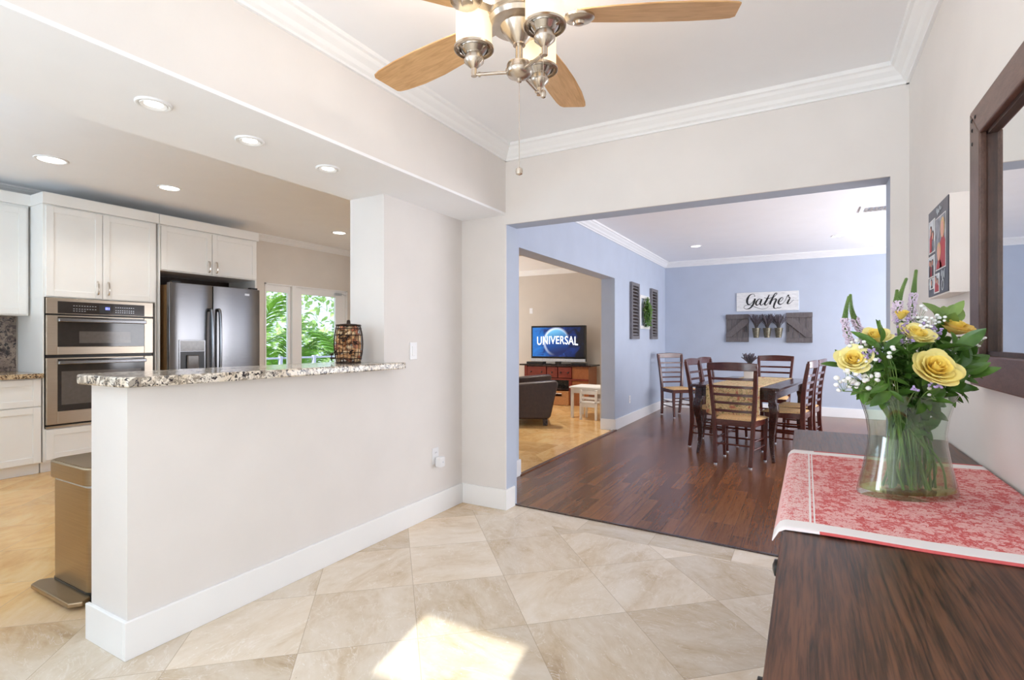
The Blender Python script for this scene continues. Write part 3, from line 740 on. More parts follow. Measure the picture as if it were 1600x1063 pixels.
# ================================================================== CORK BARREL
CBX, CBY, CBZ = -2.46, 2.31, 1.108
cb = thing('cork_barrel', 'dark wire barrel basket full of wine corks on the granite bar', 'basket', (CBX, CBY, CBZ))
def brad(z): return .068 + .018 * (1 - ((z - .118) / .118) ** 2)
BHH = .236
mb = MB()
for k in range(22):
    a = 2 * math.pi * k / 22
    mb.tube([(brad(z) * math.cos(a), brad(z) * math.sin(a), z) for z in [BHH * i / 10 for i in range(11)]], .0019, 5)
mb.build('wires', 'iron', cb)
for z, r_ in ((.004, .0045), (.028, .003), (.066, .0028), (.118, .002), (.172, .0028), (.212, .003), (.232, .0055)):
    mb = MB(); n = 36; q = brad(z) + .002
    ring = [(q * math.cos(2 * math.pi * i / n), q * math.sin(2 * math.pi * i / n), z) for i in range(n + 1)]
    mb.tube(ring, r_, 6).build('hoop', 'iron', cb)
MB().lathe([(.068, .232), (.05, .240), (.012, .243), (.010, .262), (.002, .266)], 24).build('lid', 'iron', cb)
MB().lathe([(.066, 0), (.066, .004)], 24).build('base', 'iron', cb)
random.seed(5)
for a, z in ((R(-75), .165), (R(-60), .15), (R(-100), .07), (R(-30), .07), (R(-20), .13), (R(-50), .16)):
    q = brad(z) + .006; c = Vector((q * math.cos(a), q * math.sin(a), z))
    gl_ = MB()
    for k in range(8):
        gl_.sphere(c + Vector((random.uniform(-.012, .012), random.uniform(-.012, .012), random.uniform(-.015, .012))), .0055, 6, 5)
    gl_.build('grape_ornament', 'iron', cb)
MB().tube([(-.075, -.035, .03), (-.105, -.05, .03)], .005, 8).tube([(-.097, -.046, .03), (-.097, -.046, .012)], .004, 8).tube([(-.097, -.046, .03), (-.097, -.046, .05)], .003, 8).sphere((-.097, -.046, .052), .008, 8, 6).build('spigot', 'iron', cb)
ck = MB().lathe([(.0098, -.021), (.0108, -.019), (.0108, .019), (.0098, .021)], 10)
c0 = ck.build('cork', 'cork', smooth=50); c1 = None
mes = [c0.data]
for mm in ('corkl', 'corkr'):
    m_ = c0.data.copy(); m_.materials.clear(); m_.materials.append(M[mm]); mes.append(m_)
random.seed(11); n_c = 0; placed = []
tries = 0
while n_c < 90 and tries < 6000:
    tries += 1
    z = random.uniform(.018, .215); a = random.uniform(0, 2 * math.pi)
    lim = brad(z) - .017
    q = lim - abs(random.gauss(0, .008)) if random.random() < .85 else random.uniform(.0, lim)
    p = Vector((q * math.cos(a), q * math.sin(a), z))
    if any((p - e).length < .0245 for e in placed): continue
    placed.append(p)
    o = c0 if n_c == 0 else c0.copy()
    if n_c: COL.objects.link(o)
    o.location = Vector((CBX, CBY, CBZ)) + p; o.data = mes[random.choice((0, 0, 1, 1, 2))]
    tang = Vector((-math.sin(a), math.cos(a), 0)); ax = (tang * random.uniform(-1, 1) + Vector((0, 0, random.uniform(-1, 1)))).normalized()
    ax = (ax + Vector((math.cos(a), math.sin(a), 0)) * random.uniform(-.6, 1.2)).normalized()
    o.rotation_euler = ax.to_track_quat('Z', 'Y').to_euler()
    tag(o, 'used wine cork heaped inside the dark wire barrel', 'cork', 'corks in the wire barrel'); n_c += 1

# ================================================================== SWITCHES
def plate(name, label, cat, loc, rot, kind):
    t = thing(name, label, cat, loc); t.rotation_euler = rot       # local: faces +X, width along Y
    MB().box(0, .006, -.036, .036, -.058, .058).build('cover_plate', 'plastic', t, smooth=0, bevel=.003)
    if kind == 'switch': MB().box(.006, .010, -.016, .016, -.033, .033).build('rocker', 'plastic', t, smooth=0, bevel=.002)
    else:
        for z in (-.022, .022):
            s_ = MB().lathe([(.0165, 0), (.0165, .003)], 16, mat=Matrix.Translation((.006, 0, z)) @ Matrix.Rotation(R(90), 4, 'Y')).build('socket', 'plastic', t, smooth=40)
            MB().box(.009, .0095, -.008, -.006, z - .002, z + .007).box(.009, .0095, .006, .008, z - .002, z + .007).build('slot', 'black', s_, smooth=0)
    return t
plate('light_switch', 'white rocker light switch on beige wall right of the bar', 'switch', (-2.315, 2.745, 1.176), (0, 0, 0), 'switch')
plate('wall_outlet', 'white outlet on the beige half wall behind plug-in adapter', 'outlet', (-2.315, 2.985, .42), (0, 0, 0), 'outlet')
pa = thing('plug_adapter', 'small white adapter plugged into the outlet on the beige half wall', 'adapter', (-2.305, 3.0, .385))
MB().box(0, .05, -.028, .028, -.042, .03).build('housing', 'plastic', pa, smooth=0, bevel=.008); MB().box(.05, .0515, -.004, .004, -.01, -.002).build('indicator', 'silver', pa, smooth=0)
plate('wall_outlet', 'white outlet low on the blue dining wall beneath the shutters', 'outlet', (-2.305, 7.68, .36), (0, 0, 0), 'outlet')
plate('light_switch', 'white switch on the living room wall above the television', 'switch', (-5.03, 9.75, 1.86), (0, 0, R(-90)), 'switch')
# air vent
av = thing('air_vent', 'white slatted air vent in the dining room ceiling', 'vent', (.72, 6.95, 2.70))
MB().box(-.2, .2, -.15, -.11, -.012, 0).box(-.2, .2, .11, .15, -.012, 0).box(-.2, -.16, -.11, .11, -.012, 0).box(.16, .2, -.11, .11, -.012, 0).build('frame', 'trim', av, smooth=0)
MB().box(-.16, .16, -.11, .11, -.002, -.0005).build('duct', 'greygl', av, smooth=0)
mb = MB()
for k in range(7):
    mb.box(-.012, .012, -.11, .11, -.001, .001, Matrix.Translation((-.138 + k * .046, 0, -.008)) @ Matrix.Rotation(R(35), 4, 'Y'))
mb.build('slats', 'trim', av, smooth=0)
# ================================================================== CEILING FAN
FX, FY = -.84, 1.54
fan = thing('ceiling_fan', 'brushed nickel ceiling fan with five maple blades and three lit shades', 'ceiling fan', (FX, FY, 0))
MB().lathe([(.075, 2.659), (.075, 2.63), (.06, 2.60), (.022, 2.585)], 32).build('canopy', 'nickel', fan)
MB().lathe([(.012, 2.44), (.012, 2.59)], 16).build('downrod', 'nickel', fan)
MB().lathe([(.03, 2.455), (.09, 2.44), (.118, 2.415), (.122, 2.375), (.110, 2.352), (.112, 2.345), (.112, 2.33), (.104, 2.324), (.106, 2.318), (.098, 2.306), (.06, 2.300)], 40).build('motor_housing', 'nickel', fan)
MB().lathe([(.058, 2.318), (.064, 2.30), (.056, 2.285), (.03, 2.255), (.021, 2.245), (.021, 2.24)], 32).build('switch_cup', 'nickel', fan)
MB().lathe([(.0125, 2.245), (.0125, 2.175)], 16).build('light_stem', 'nickel', fan)
MB().lathe([(.018, 2.182), (.040, 2.178), (.042, 2.172), (.042, 2.160), (.046, 2.156), (.046, 2.150), (.038, 2.138), (.02, 2.130), (.008, 2.128), (.008, 2.118), (.005, 2.116)], 32).build('light_hub', 'nickel', fan)
def blade_outline():
    # along +X from r=.2 to .745; the leading side is nearly straight, the tip is cut at a slant
    top = [(.19, .052), (.24, .058), (.34, .068), (.46, .076), (.58, .078), (.68, .073), (.715, .066), (.728, .052)]
    bot = [(.712, -.052), (.70, -.062), (.66, -.070), (.56, -.080), (.44, -.080), (.33, -.072), (.24, -.06), (.19, -.05)]
    return top + bot
for k in range(5):
    a = R(26 + 72 * k)
    Mz = Matrix.Rotation(a, 4, 'Z') @ Matrix.Translation((0, 0, 2.335)) @ Matrix.Rotation(R(12), 4, 'X')
    b = MB().prism(blade_outline(), -.003, .003, 'z').build('blade', 'maple', fan, smooth=30, bevel=.002)
    b.matrix_local = Mz
    MB().lathe([(.052, -.003), (.052, -.010), (.042, -.018), (.020, -.020), (.018, -.028), (.012, -.030)], 24, c=(.2, 0, 0)).build('medallion', 'nickel', b)
    MB().sweep([(.1, 0, -.006), (.17, 0, -.008)], .03, .007).build('blade_bracket', 'nickel', b, smooth=0, bevel=.002)
ARMS = (90, 210, 330)
for a_ in ARMS:
    a = R(a_); Rz = Matrix.Rotation(a, 4, 'Z')
    arm = MB().tube([(.035, 0, 2.15), (.15, 0, 2.142)], .0055, 10).lathe([(.0095, -.006), (.0095, .024)], 14, c=(.152, 0, 2.142)).tube([(.13, 0, 2.1425), (.137, 0, 2.1422)], .008, 10).build('light_arm', 'nickel', fan)
    arm.matrix_local = Rz
    MB().lathe([(.010, 2.162), (.014, 2.166), (.033, 2.184), (.034, 2.19), (.030, 2.192), (.030, 2.206), (.024, 2.212), (.020, 2.222)], 24, c=(.152, 0, 0)).build('socket', 'nickel', arm)
    gal = MB().lathe([(.064, 2.222), (.067, 2.224), (.067, 2.231), (.060, 2.233), (.050, 2.229), (.048, 2.225), (.050, 2.222)], 40, c=(.152, 0, 0), close=False)
    for j in range(3):
        q = R(120 * j + 30); gal.sweep([(.152 + .018 * math.cos(q), .018 * math.sin(q), 2.214), (.152 + .052 * math.cos(q), .052 * math.sin(q), 2.226)], .01, .003)
    gal.build('shade_ring', 'nickel', arm)
    MB().lathe([(.020, 2.206), (.034, 2.212), (.044, 2.226), (.057, 2.232)], 36, c=(.152, 0, 0), close=False).build('reflector_dish', 'chrome', arm)
    MB().lathe([(.0605, 2.233), (.0605, 2.345), (.0575, 2.345), (.0575, 2.233)], 40, c=(.152, 0, 0), close=False).build('lamp_shade', 'shade', arm)
    MB().lathe([(.012, 2.222), (.014, 2.25), (.03, 2.285), (.022, 2.31), (.004, 2.318)], 16, c=(.152, 0, 0)).build('bulb', 'lens', arm)
    light('lamp', 'POINT', (.152, 0, 2.38), 3.4, (1, .95, .89), parent=arm, radius=.05)
MB().tube([(0, 0, 2.118), (0, 0, 1.83)], .0011, 6).lathe([(.002, 1.832), (.011, 1.826), (.0125, 1.818), (.011, 1.808), (.002, 1.804)], 16).build('pull_chain', 'nickel', fan)
MB().tube([(.076, .028, 2.31), (.076, .028, 2.085)], .0011, 6).lathe([(.002, 2.087), (.009, 2.08), (.010, 2.07), (.008, 2.06), (.002, 2.057)], 12, c=(.076, .028, 0)).build('pull_chain', 'nickel', fan)

# ================================================================== SIDEBOARD
sb = thing('sideboard', 'long dark oak sideboard against the right beige wall under the mirror', 'sideboard', (0, 0, 0))
MB().box(-.042, .455, .545, 2.485, .847, .877).build('top', 'sbtop', sb, smooth=0, bevel=.004)
MB().box(-.02, .45, .57, 2.46, .12, .847).build('body', 'sbtop', sb, smooth=0, bevel=.003)
for k in range(4):
    y0 = .60 + k * .462
    dr = MB().box(-.034, -.02, y0, y0 + .442, .66, .835).build('drawer', 'sbtop', sb, smooth=0, bevel=.004)
    MB().lathe([(.008, 0), (.008, .014), (.018, .02), (.018, .026), (.006, .03)], 16, mat=Matrix.Translation((-.034, y0 + .221, .75)) @ Matrix.Rotation(R(-90), 4, 'Y')).build('knob', 'black', dr)
    d_ = MB().box(-.034, -.02, y0, y0 + .442, .15, .645).build('door', 'sbtop', sb, smooth=0, bevel=.004)
    MB().lathe([(.008, 0), (.008, .014), (.018, .02), (.018, .026), (.006, .03)], 16, mat=Matrix.Translation((-.034, y0 + (.4 if k % 2 == 0 else .04), .56)) @ Matrix.Rotation(R(-90), 4, 'Y')).build('knob', 'black', d_)
for x in (-.005, .40):
    for y in (.6, 2.38): MB().box(x, x + .05, y, y + .05, 0, .12).build('foot', 'sbtop', sb, smooth=0)
# red runner lying across the sideboard
def runner_pt(u, v_):
    x = -.052 + u * .502; y = 1.15 + v_ * .86
    z = .8792 + .0012 * math.sin(9 * u + 5 * v_) + .0007 * math.sin(23 * v_ + 4 * u)
    d = max(0, (-.036 - x) / .016)
    z -= .016 * d * d * (1 + .6 * (1 - v_) ** 3)
    x -= .006 * d * (1 - v_) ** 2
    return (x, y, max(z, .8785 if d == 0 else .80))
o = MB().grid(runner_pt, 60, 40).build('table_runner', 'damask', smooth=60, solid=.0016)
tag(o, 'red and white damask cloth with white hem lying across the sideboard', 'table runner')
# vase
VX, VY, VZ = .212, 1.56, .8806
va = thing('glass_vase', 'clear oval hourglass vase of flowers standing on the red runner', 'vase', (VX, VY, VZ))
va.rotation_euler = (0, 0, R(29.4))
prof = [(.112, 0), (.1135, .006), (.108, .03), (.098, .07), (.089, .115), (.087, .145), (.093, .185), (.104, .22), (.113, .240)]
inner = [(r - .004, z) for r, z in prof[::-1] if z > .012] + [(.105, .012), (.001, .012)]
MB().lathe(prof + inner, 56, sx=1, sy=.62, close=True).build('glass_body', 'vglass', va, smooth=60)
def vr(z):
    for (r0, z0), (r1, z1) in zip(prof, prof[1:]):
        if z0 <= z <= z1: return r0 + (r1 - r0) * (z - z0) / (z1 - z0)
    return .1
wl = [(.001, .0125)] + [(vr(z) - .0045, z) for z in (.0125, .03, .05, .07, .085)] + [(.001, .085)]
MB().lathe(wl, 48, sx=1, sy=.62, close=False).build('water', 'water', va, smooth=60)
# ================================================================== BOUQUET
VROT = R(29.4); D0 = 1.2548; LAT0 = .9507
def bl(u, v, dy=0.0):
    d = D0 + dy
    return Vector(((u - 800) / 815 * d - LAT0, dy, (531 - v) / 815 * d + 1.25 - VZ))
def stem_path(tip, base=None, bend=0.0):
    if base is None: base = (random.uniform(-.045, .06), random.uniform(-.03, .03))
    b = Vector((base[0], base[1], .016))
    tip = Vector(tip)
    nk = Vector((max(-.07, min(.07, tip.x * .42 - base[0] * .25)), max(-.035, min(.035, tip.y * .4)), .20))
    mid = (b + nk) / 2 + Vector((random.uniform(-.008, .008), 0, 0))
    up = nk + (tip - nk) * .55 + Vector((bend, 0, .015))
    return smoothpts([b, mid, nk, up, tip], 6)
def leaf(mb, p, d, L, w, nrm=(0, 0, 1), droop=.25, fold=.25, nu=4, nv=7, blunt=.55):
    p = Vector(p); d = Vector(d).normalized(); n = Vector(nrm)
    n = (n - d * n.dot(d)).normalized() if abs(n.normalized().dot(d)) < .98 else d.orthogonal().normalized()
    s_ = d.cross(n)
    def fn(u, v):
        x = (u * 2 - 1)
        ww = w / 2 * (math.sin(math.pi * min(1, v ** (blunt + .35))) ** .75 if v < .985 else .05)
        if v < .04: ww = w * .04
        return p + d * (L * v) + s_ * (x * ww) + n * (abs(x) * ww * fold - droop * L * v * v)
    mb.grid(fn, nu, nv)
def flower_root(name, label, cat, group):
    return thing(name, label, cat, (VX, VY, VZ), VROT, group)
def rose_bloom(mb, c, axis, Rr, layers=None, seed=0, mbi=None):
    rnd = random.Random(seed); axis = Vector(axis).normalized()
    Mx = Matrix.Translation(c) @ axis.to_track_quat('Z', 'Y').to_matrix().to_4x4()
    layers = layers or [(3, .07, 2, .74, 2.1), (3, .16, 7, .74, 1.8), (4, .25, 13, .70, 1.45), (4, .33, 22, .68, 1.3), (5, .38, 36, .68, 1.15), (5, .40, 52, .74, 1.1)]
    for li, (n, r0, th, L, wa) in enumerate(layers):
        ph0 = rnd.uniform(0, 6.28)
        for k in range(n):
            ph = ph0 + 2 * math.pi * k / n + rnd.uniform(-.12, .12); th_ = R(th + rnd.uniform(-5, 5)); L_ = L * rnd.uniform(.92, 1.08)
            sk = rnd.uniform(-.15, .15)
            def fn(u, v):
                x = 2 * u - 1
                tv = th_ * (1.25 - .45 * v); v_len = v * (1 - .20 * x * x * v)
                rho = r0 * .45 + r0 * .55 * v + L_ * math.sin(tv) * v_len; zz = L_ * math.cos(tv * .95) * v_len
                if v > .75:
                    cu = (v - .75) / .25; rho += .07 * cu * cu * (0.7 + .5 * abs(x)) * (li > 1) + .05 * cu * (1 - x * x) * (li > 3); zz -= .06 * cu * cu * (li > 2) * (.4 + x * x)
                wpro = max(.05, math.sin(math.pi * min(1, .14 + .70 * v))) ** .55
                a = ph + x * wa * wpro / max(.45, (.55 + rho * .6)) + sk * v
                pin = 1 - .12 * x * x
                return (rho * pin * math.cos(a) * Rr, rho * pin * math.sin(a) * Rr, (zz - .12) * Rr)
            (mbi if mbi and li < 3 else mb).grid(fn, 8, 8, Mx)
def rose(u, v, dy, Rr, axis, label, mat='rose', seed=1, base=None, layers=None):
    t = flower_root('rose', label, 'rose', 'yellow roses in the vase')
    c = bl(u, v, dy); ax = Vector(axis).normalized()
    mb = MB(); mi_ = MB(); rose_bloom(mb, c, ax, Rr, layers, seed, mi_)
    mb.build('outer_petals', mat, t, smooth=70, recalc=False); mi_.build('inner_petals', 'rosec', t, smooth=70, recalc=False)
    pth = stem_path(c - ax * Rr * .35, base)
    MB().tube(pth, .0032, 7).build('stem', 'stemg', t)
    sp = MB()
    for k in range(5):
        a = 2 * math.pi * k / 5; q = ax.orthogonal().normalized(); q = Matrix.Rotation(a, 3, ax) @ q
        leaf(sp, c - ax * Rr * .33, q * .8 - ax * .1, Rr * .55, Rr * .22, ax, .1)
    sp.build('sepals', 'leaf', t, smooth=60, recalc=False)
random.seed(21)
rose(1457, 580, -.09, .054, (-.08, -.80, .60), 'large open yellow rose facing forward at the middle of the bouquet', 'rose', 3, (.03, -.02))
rose(1334, 566, -.06, .042, (-.40, -.68, .6), 'yellow rose half hidden by white sprays at the bouquet edge above the cloth', 'rose', 5, (-.03, .0))
rose(1368, 530, -.035, .036, (-.25, -.45, .85), 'small yellow rose behind the upright leafy sprig', 'rose', 8, (-.02, .02))
rose(1430, 528, -.03, .042, (.0, -.55, .83), 'yellow rose behind the lilac sprays just above the largest rose', 'rose', 12, (.01, .02))
rose(1490, 518, .05, .044, (.1, -.35, .93), 'amber yellow rose seen from the side below the pale round leaves', 'roseo', 17, (.05, .02))
rose(1408, 496, .02, .026, (-.1, -.3, .95), 'yellow rosebud between the lilac sprays below the tall spikes', 'rose', 19, (.0, .025), [(3, .08, 3, .75, 2.0), (4, .2, 10, .75, 1.5), (5, .32, 20, .75, 1.2)])

# speedwell spikes
def spike(label, pts, dy, base):
    t = flower_root('flower_spike', label, 'flower spike', 'tall tapering flower spikes in the vase')
    P = smoothpts([bl(u, v, dy) for u, v in pts], 8); n = len(P)
    low = stem_path(P[0], base)
    MB().tube(low + P[1:], [.0022] * len(low) + [.0018] * (n - 1), 6).build('stem', 'stemg', t)
    gb = MB(); fl_ = MB(); rnd = random.Random(int(pts[0][0]))
    Ltot = sum((P[i + 1] - P[i]).length for i in range(n - 1)); rows = int(Ltot / .0033)
    for j in range(rows):
        f_ = j / rows; i = min(n - 2, int(f_ * (n - 1))); fr_ = f_ * (n - 1) - i
        c = P[i].lerp(P[i + 1], fr_); d = (P[i + 1] - P[i]).normalized(); s1 = d.orthogonal().normalized(); s2 = d.cross(s1)
        if f_ < .5:
            rr_ = .0085 * (1 - .35 * f_); 
            for k in range(7):
                a = 2 * math.pi * (k / 7 + .13 * j) + rnd.uniform(-.3, .3); q = c + (s1 * math.cos(a) + s2 * math.sin(a)) * rr_ * rnd.uniform(.6, 1.25)
                fl_.sphere(q, (.0026, .0026, .0022), 5, 4)
                if k % 2: gb.sphere(c + (s1 * math.cos(a) + s2 * math.sin(a)) * rr_ * .4, .0018, 5, 4)
        else:
            g = (f_ - .5) / .5; rr_ = .0050 * (1 - .55 * g)
            for k in range(8):
                a = 2 * math.pi * (k / 8 + .0625 * (j % 2)); q = c + (s1 * math.cos(a) + s2 * math.sin(a)) * rr_
                gb.sphere(q, .0017 * (1 - .3 * g), 5, 4)
    gb.tube(P[n // 2 - 2:], [.0034 * (1 - .55 * k / (n - n // 2 + 1)) for k in range(len(P[n // 2 - 2:]))], 7)
    gb.build('buds', 'stemg', t); fl_.build('florets', 'palepink', t)
spike('pale flower spike leaning outward, nearest to the dining table in the bouquet', [(1332, 540), (1321, 510), (1322, 485), (1327, 462)], .0, (-.03, .01))
spike('pale flower spike second from the dining table side, tip slightly higher', [(1352, 535), (1340, 508), (1331, 484), (1329, 459)], .02, (-.02, .02))
spike('pale flower spike with curved green tip left of the tallest one', [(1405, 505), (1404, 480), (1408, 458), (1417, 434)], .03, (.0, .02))
spike('short green-tipped flower spike beside the curved one', [(1402, 500), (1400, 480), (1401, 465), (1402, 452)], .045, (.0, .03))
spike('tallest straight flower spike in the bouquet', [(1423, 500), (1427, 470), (1429, 445), (1432, 421)], .03, (.015, .02))

# leafy sprigs
def sprig(label, tip, dy, leaves, base, mat='leaf', inner=5, seed=1, group='leafy sprigs in the vase', bend=0.0, lw=.42):
    """leaves: list of ((u,v) base, (u,v) tip, dy offset at tip, width factor)"""
    t = flower_root('leafy_sprig', label, 'leafy sprig', group); rnd = random.Random(seed)
    tp = bl(tip[0], tip[1], dy); P = stem_path(tp, base, bend)
    MB().tube(P, [.0030 - .0012 * i / len(P) for i in range(len(P))], 7).build('stem', 'stemg', t)
    mb = MB()
    for (b, e, ddy, wf) in leaves:
        p = bl(b[0], b[1], dy); q = bl(e[0], e[1], dy + ddy); d = q - p; L = d.length
        nr = Vector((rnd.uniform(-.3, .3), -.75, .65))
        leaf(mb, p, d, L, L * lw * wf, nr, .12, .3)
        mb.tube([P[min(len(P) - 1, max(8, int(len(P) * .7)))], p], .0009, 4)
    for j in range(inner):      # leaves along the stem inside and just above the glass
        i = rnd.randint(9, 15); p = P[min(i, len(P) - 1)]
        a = rnd.uniform(0, 6.28); d = Vector((math.cos(a), math.sin(a) * .6 - .25, rnd.uniform(-.3, .9)))
        if p.z < .235: L = rnd.uniform(.034, .048); d = Vector((-p.x * 6 + rnd.uniform(-.5, .5), -.3 + rnd.uniform(-.2, .2), rnd.uniform(-.6, 1)))
        else: L = rnd.uniform(.035, .055)
        leaf(mb, p, d, L, L * .45, (rnd.uniform(-.4, .4), -.8, .5), .15, .3)
    mb.build('foliage', mat, t, smooth=70, recalc=False)
sprig('upright leafy sprig standing in front of the small yellow rose', (1374, 500), -.07,
      [((1376, 525), (1372, 498), .0, 1.2), ((1376, 535), (1382, 512), -.01, 1.3), ((1378, 545), (1333, 515), .01, .7), ((1380, 548), (1412, 520), .0, .6), ((1380, 560), (1350, 548), -.01, .8), ((1383, 570), (1362, 578), -.01, 1.1), ((1384, 572), (1402, 577), -.02, 1.5), ((1384, 580), (1352, 600), .0, .7), ((1386, 585), (1378, 545), -.02, .9), ((1388, 590), (1425, 600), -.01, .7), ((1388, 600), (1362, 612), -.02, .8), ((1390, 610), (1415, 628), -.02, .9), ((1392, 612), (1362, 632), -.02, .9), ((1380, 555), (1406, 545), -.01, .9)], (-.01, -.025), 'leaf', 7, 2)
sprig('leafy sprig with one long leaf reaching out over the dining chair', (1330, 590), -.02,
      [((1318, 572), (1284, 566), .0, .75), ((1330, 585), (1308, 545), .01, .9), ((1345, 600), (1320, 590), -.01, .8), ((1350, 610), (1385, 606), -.02, .8), ((1355, 612), (1340, 622), -.02, 1.0), ((1360, 620), (1395, 632), -.02, .9), ((1345, 600), (1365, 580), .0, .8)], (-.04, -.01), 'leaf', 6, 4)
sprig('dark glossy leafy sprig with the longest leaf beside the mirror frame', (1500, 560), -.02,
      [((1492, 548), (1542, 512), -.03, 1.0), ((1490, 545), (1490, 518), -.01, 1.6), ((1495, 552), (1472, 530), .01, 1.2), ((1505, 575), (1548, 552), -.01, 1.1), ((1510, 585), (1547, 565), -.03, 1.2), ((1515, 590), (1563, 572), -.04, .95), ((1500, 580), (1482, 545), .0, 1.3), ((1500, 575), (1518, 540), .0, 1.1), ((1490, 560), (1478, 548), -.02, 1.5), ((1500, 585), (1475, 600), -.02, 1.1), ((1505, 590), (1530, 598), -.02, 1.2)], (.06, .0), 'leaf', 6, 6)
sprig('leafy sprig with broad dark leaves below the largest rose', (1490, 590), -.03,
      [((1480, 600), (1515, 580), -.01, 1.2), ((1485, 610), (1528, 603), -.02, 1.1), ((1480, 612), (1510, 628), .0, 1.0), ((1475, 605), (1450, 625), -.03, 1.0), ((1470, 600), (1445, 608), -.02, 1.0), ((1465, 612), (1470, 635), -.03, 1.1), ((1460, 610), (1430, 628), -.02, 1.0), ((1440, 605), (1418, 590), -.02, 1.0), ((1480, 615), (1495, 636), -.02, 1.1)], (.04, -.02), 'leaf', 7, 9)
sprig('pale sprig with broad round leaves at the top under the photo box', (1478, 490), .07,
      [((1478, 505), (1456, 478), .0, 1.9), ((1480, 505), (1478, 476), .02, 1.8), ((1482, 505), (1500, 474), .0, 1.9), ((1482, 498), (1507, 468), -.01, 1.0), ((1478, 498), (1446, 471), .0, .9), ((1480, 508), (1465, 490), -.03, 1.8), ((1482, 508), (1492, 490), -.03, 1.9)], (.05, .03), 'leafl', 5, 12, lw=.42)
sprig('leafy sprig filling the middle behind the roses', (1425, 555), .01,
      [((1425, 580), (1400, 560), -.01, .9), ((1428, 585), (1418, 550), -.03, 1.0), ((1425, 600), (1400, 615), -.02, 1.0), ((1432, 600), (1410, 590), -.02, 1.0), ((1430, 590), (1440, 560), .0, 1.0), ((1440, 560), (1455, 530), .02, 1.0), ((1420, 570), (1396, 590), .02, 1.0), ((1430, 600), (1432, 632), -.03, 1.0), ((1410, 600), (1388, 622), .0, 1.0), ((1450, 590), (1480, 570), .02, 1.0), ((1460, 600), (1440, 620), .0, 1.0)], (.01, .01), 'leaf', 8, 15)
sprig('dark leafy sprig at the back towards the beige wall', (1455, 560), .06,
      [((1455, 580), (1425, 560), .0, 1.0), ((1455, 580), (1478, 545), .0, 1.0), ((1460, 590), (1500, 580), .0, 1.0), ((1440, 580), (1402, 575), .0, 1.0), ((1440, 590), (1385, 590), .0, .8), ((1450, 600), (1405, 605), .0, .9), ((1440, 570), (1415, 535), .0, .9), ((1470, 600), (1510, 610), .0, 1.0)], (.03, .03), 'leaf', 8, 18)
def autosprig(label, tip, dy, n, base, seed, mat='leaf', L0=.058, wf=.48, inner=9, f0=.62):
    t = flower_root('leafy_sprig', label, 'leafy sprig', 'leafy sprigs in the vase'); rnd = random.Random(seed)
    P = stem_path(bl(tip[0], tip[1], dy), base); m = len(P)
    MB().tube(P, [.0030 - .0012 * i / m for i in range(m)], 7).build('stem', 'stemg', t); mb = MB()
    for k in range(n):
        f = f0 + (1 - f0) * k / (n - 1); i = min(m - 2, int(f * (m - 1))); p = P[i].lerp(P[i + 1], f * (m - 1) - i)
        ax = (P[i + 1] - P[i]).normalized(); a = k * 2.4 + rnd.uniform(-.3, .3); q = ax.orthogonal().normalized()
        d = Matrix.Rotation(a, 3, ax) @ q + ax * rnd.uniform(.35, .9)
        L = L0 * rnd.uniform(.75, 1.2); leaf(mb, p, d, L, L * wf * rnd.uniform(.85, 1.15), ax + Vector((0, -.35, .3)), .14, .28)
    for j in range(inner):
        p = P[rnd.randint(9, 14)]; d = Vector((-p.x * 6 + rnd.uniform(-.5, .5), -.4, rnd.uniform(-.5, 1))); L = rnd.uniform(.034, .05)
        leaf(mb, p, d, L, L * .5, (rnd.uniform(-.4, .4), -.8, .5), .15, .3)
    mb.build('foliage', mat, t, smooth=70, recalc=False)
autosprig('leafy sprig rising between the left yellow roses', (1350, 555), .02, 16, (-.03, .02), 71)
autosprig('leafy sprig rising above the largest rose towards the amber one', (1468, 540), -.02, 16, (.03, .0), 72)
autosprig('leafy sprig under the lilac spray in the bouquet centre', (1420, 548), -.04, 16, (.0, -.02), 73)
autosprig('short dark leafy sprig filling the gap left of the largest rose', (1408, 578), -.03, 18, (-.01, -.03), 61)
autosprig('short dark leafy sprig at the vase rim under the largest rose', (1445, 618), -.05, 16, (.03, -.03), 62)
autosprig('bushy dark leafy sprig behind the largest rose on the mirror side', (1505, 560), .01, 20, (.05, .01), 63, L0=.055)
autosprig('bushy dark leafy sprig behind the upright sprig and lilac', (1392, 545), .0, 20, (-.02, .01), 64)
autosprig('low dark leafy sprig spilling over the vase rim beneath the white sprays', (1352, 606), -.04, 16, (-.04, .0), 65, L0=.042)
autosprig('dark leafy sprig leaning low towards the mirror over the rim', (1500, 606), -.02, 16, (.06, -.01), 66, L0=.045)
autosprig('dark leafy sprig at the very back under the pale round leaves', (1470, 530), .06, 18, (.03, .03), 67)
# small sprays
def spray(label, name, cat, centers, mat, base, group, seed, n=14, rad=.02, dot=.0046, dy=0.0, lumps=1):
    t = flower_root(name, label, cat, group); rnd = random.Random(seed); tw = MB(); dots = MB()
    for (u, v, ddy) in centers:
        c = bl(u, v, dy + ddy)
        P = stem_path(c - Vector((0, 0, rad * .8)), base)
        tw.tube(P, .0011, 5)
        for k in range(n):
            d = Vector((rnd.gauss(0, 1), rnd.gauss(0, 1), rnd.gauss(.3, .8))).normalized() * rad * rnd.uniform(.45, 1.1)
            q = c + d; tw.tube([P[-1], P[-1].lerp(q, .5) + Vector((0, 0, -.002)), q], .00045, 4)
            for _ in range(lumps):
                w_ = q + Vector((rnd.uniform(-1, 1), rnd.uniform(-1, 1), rnd.uniform(-1, 1))) * dot * .8 * (lumps > 1)
                s_ = dot * rnd.uniform(.7, 1.15)
                dots.sphere(w_, (s_, s_, s_ * .8), 7, 5)
    tw.build('twigs', 'stemg', t); dots.build('blossoms', mat, t)
G1 = "sprays of tiny white blossom in the vase"
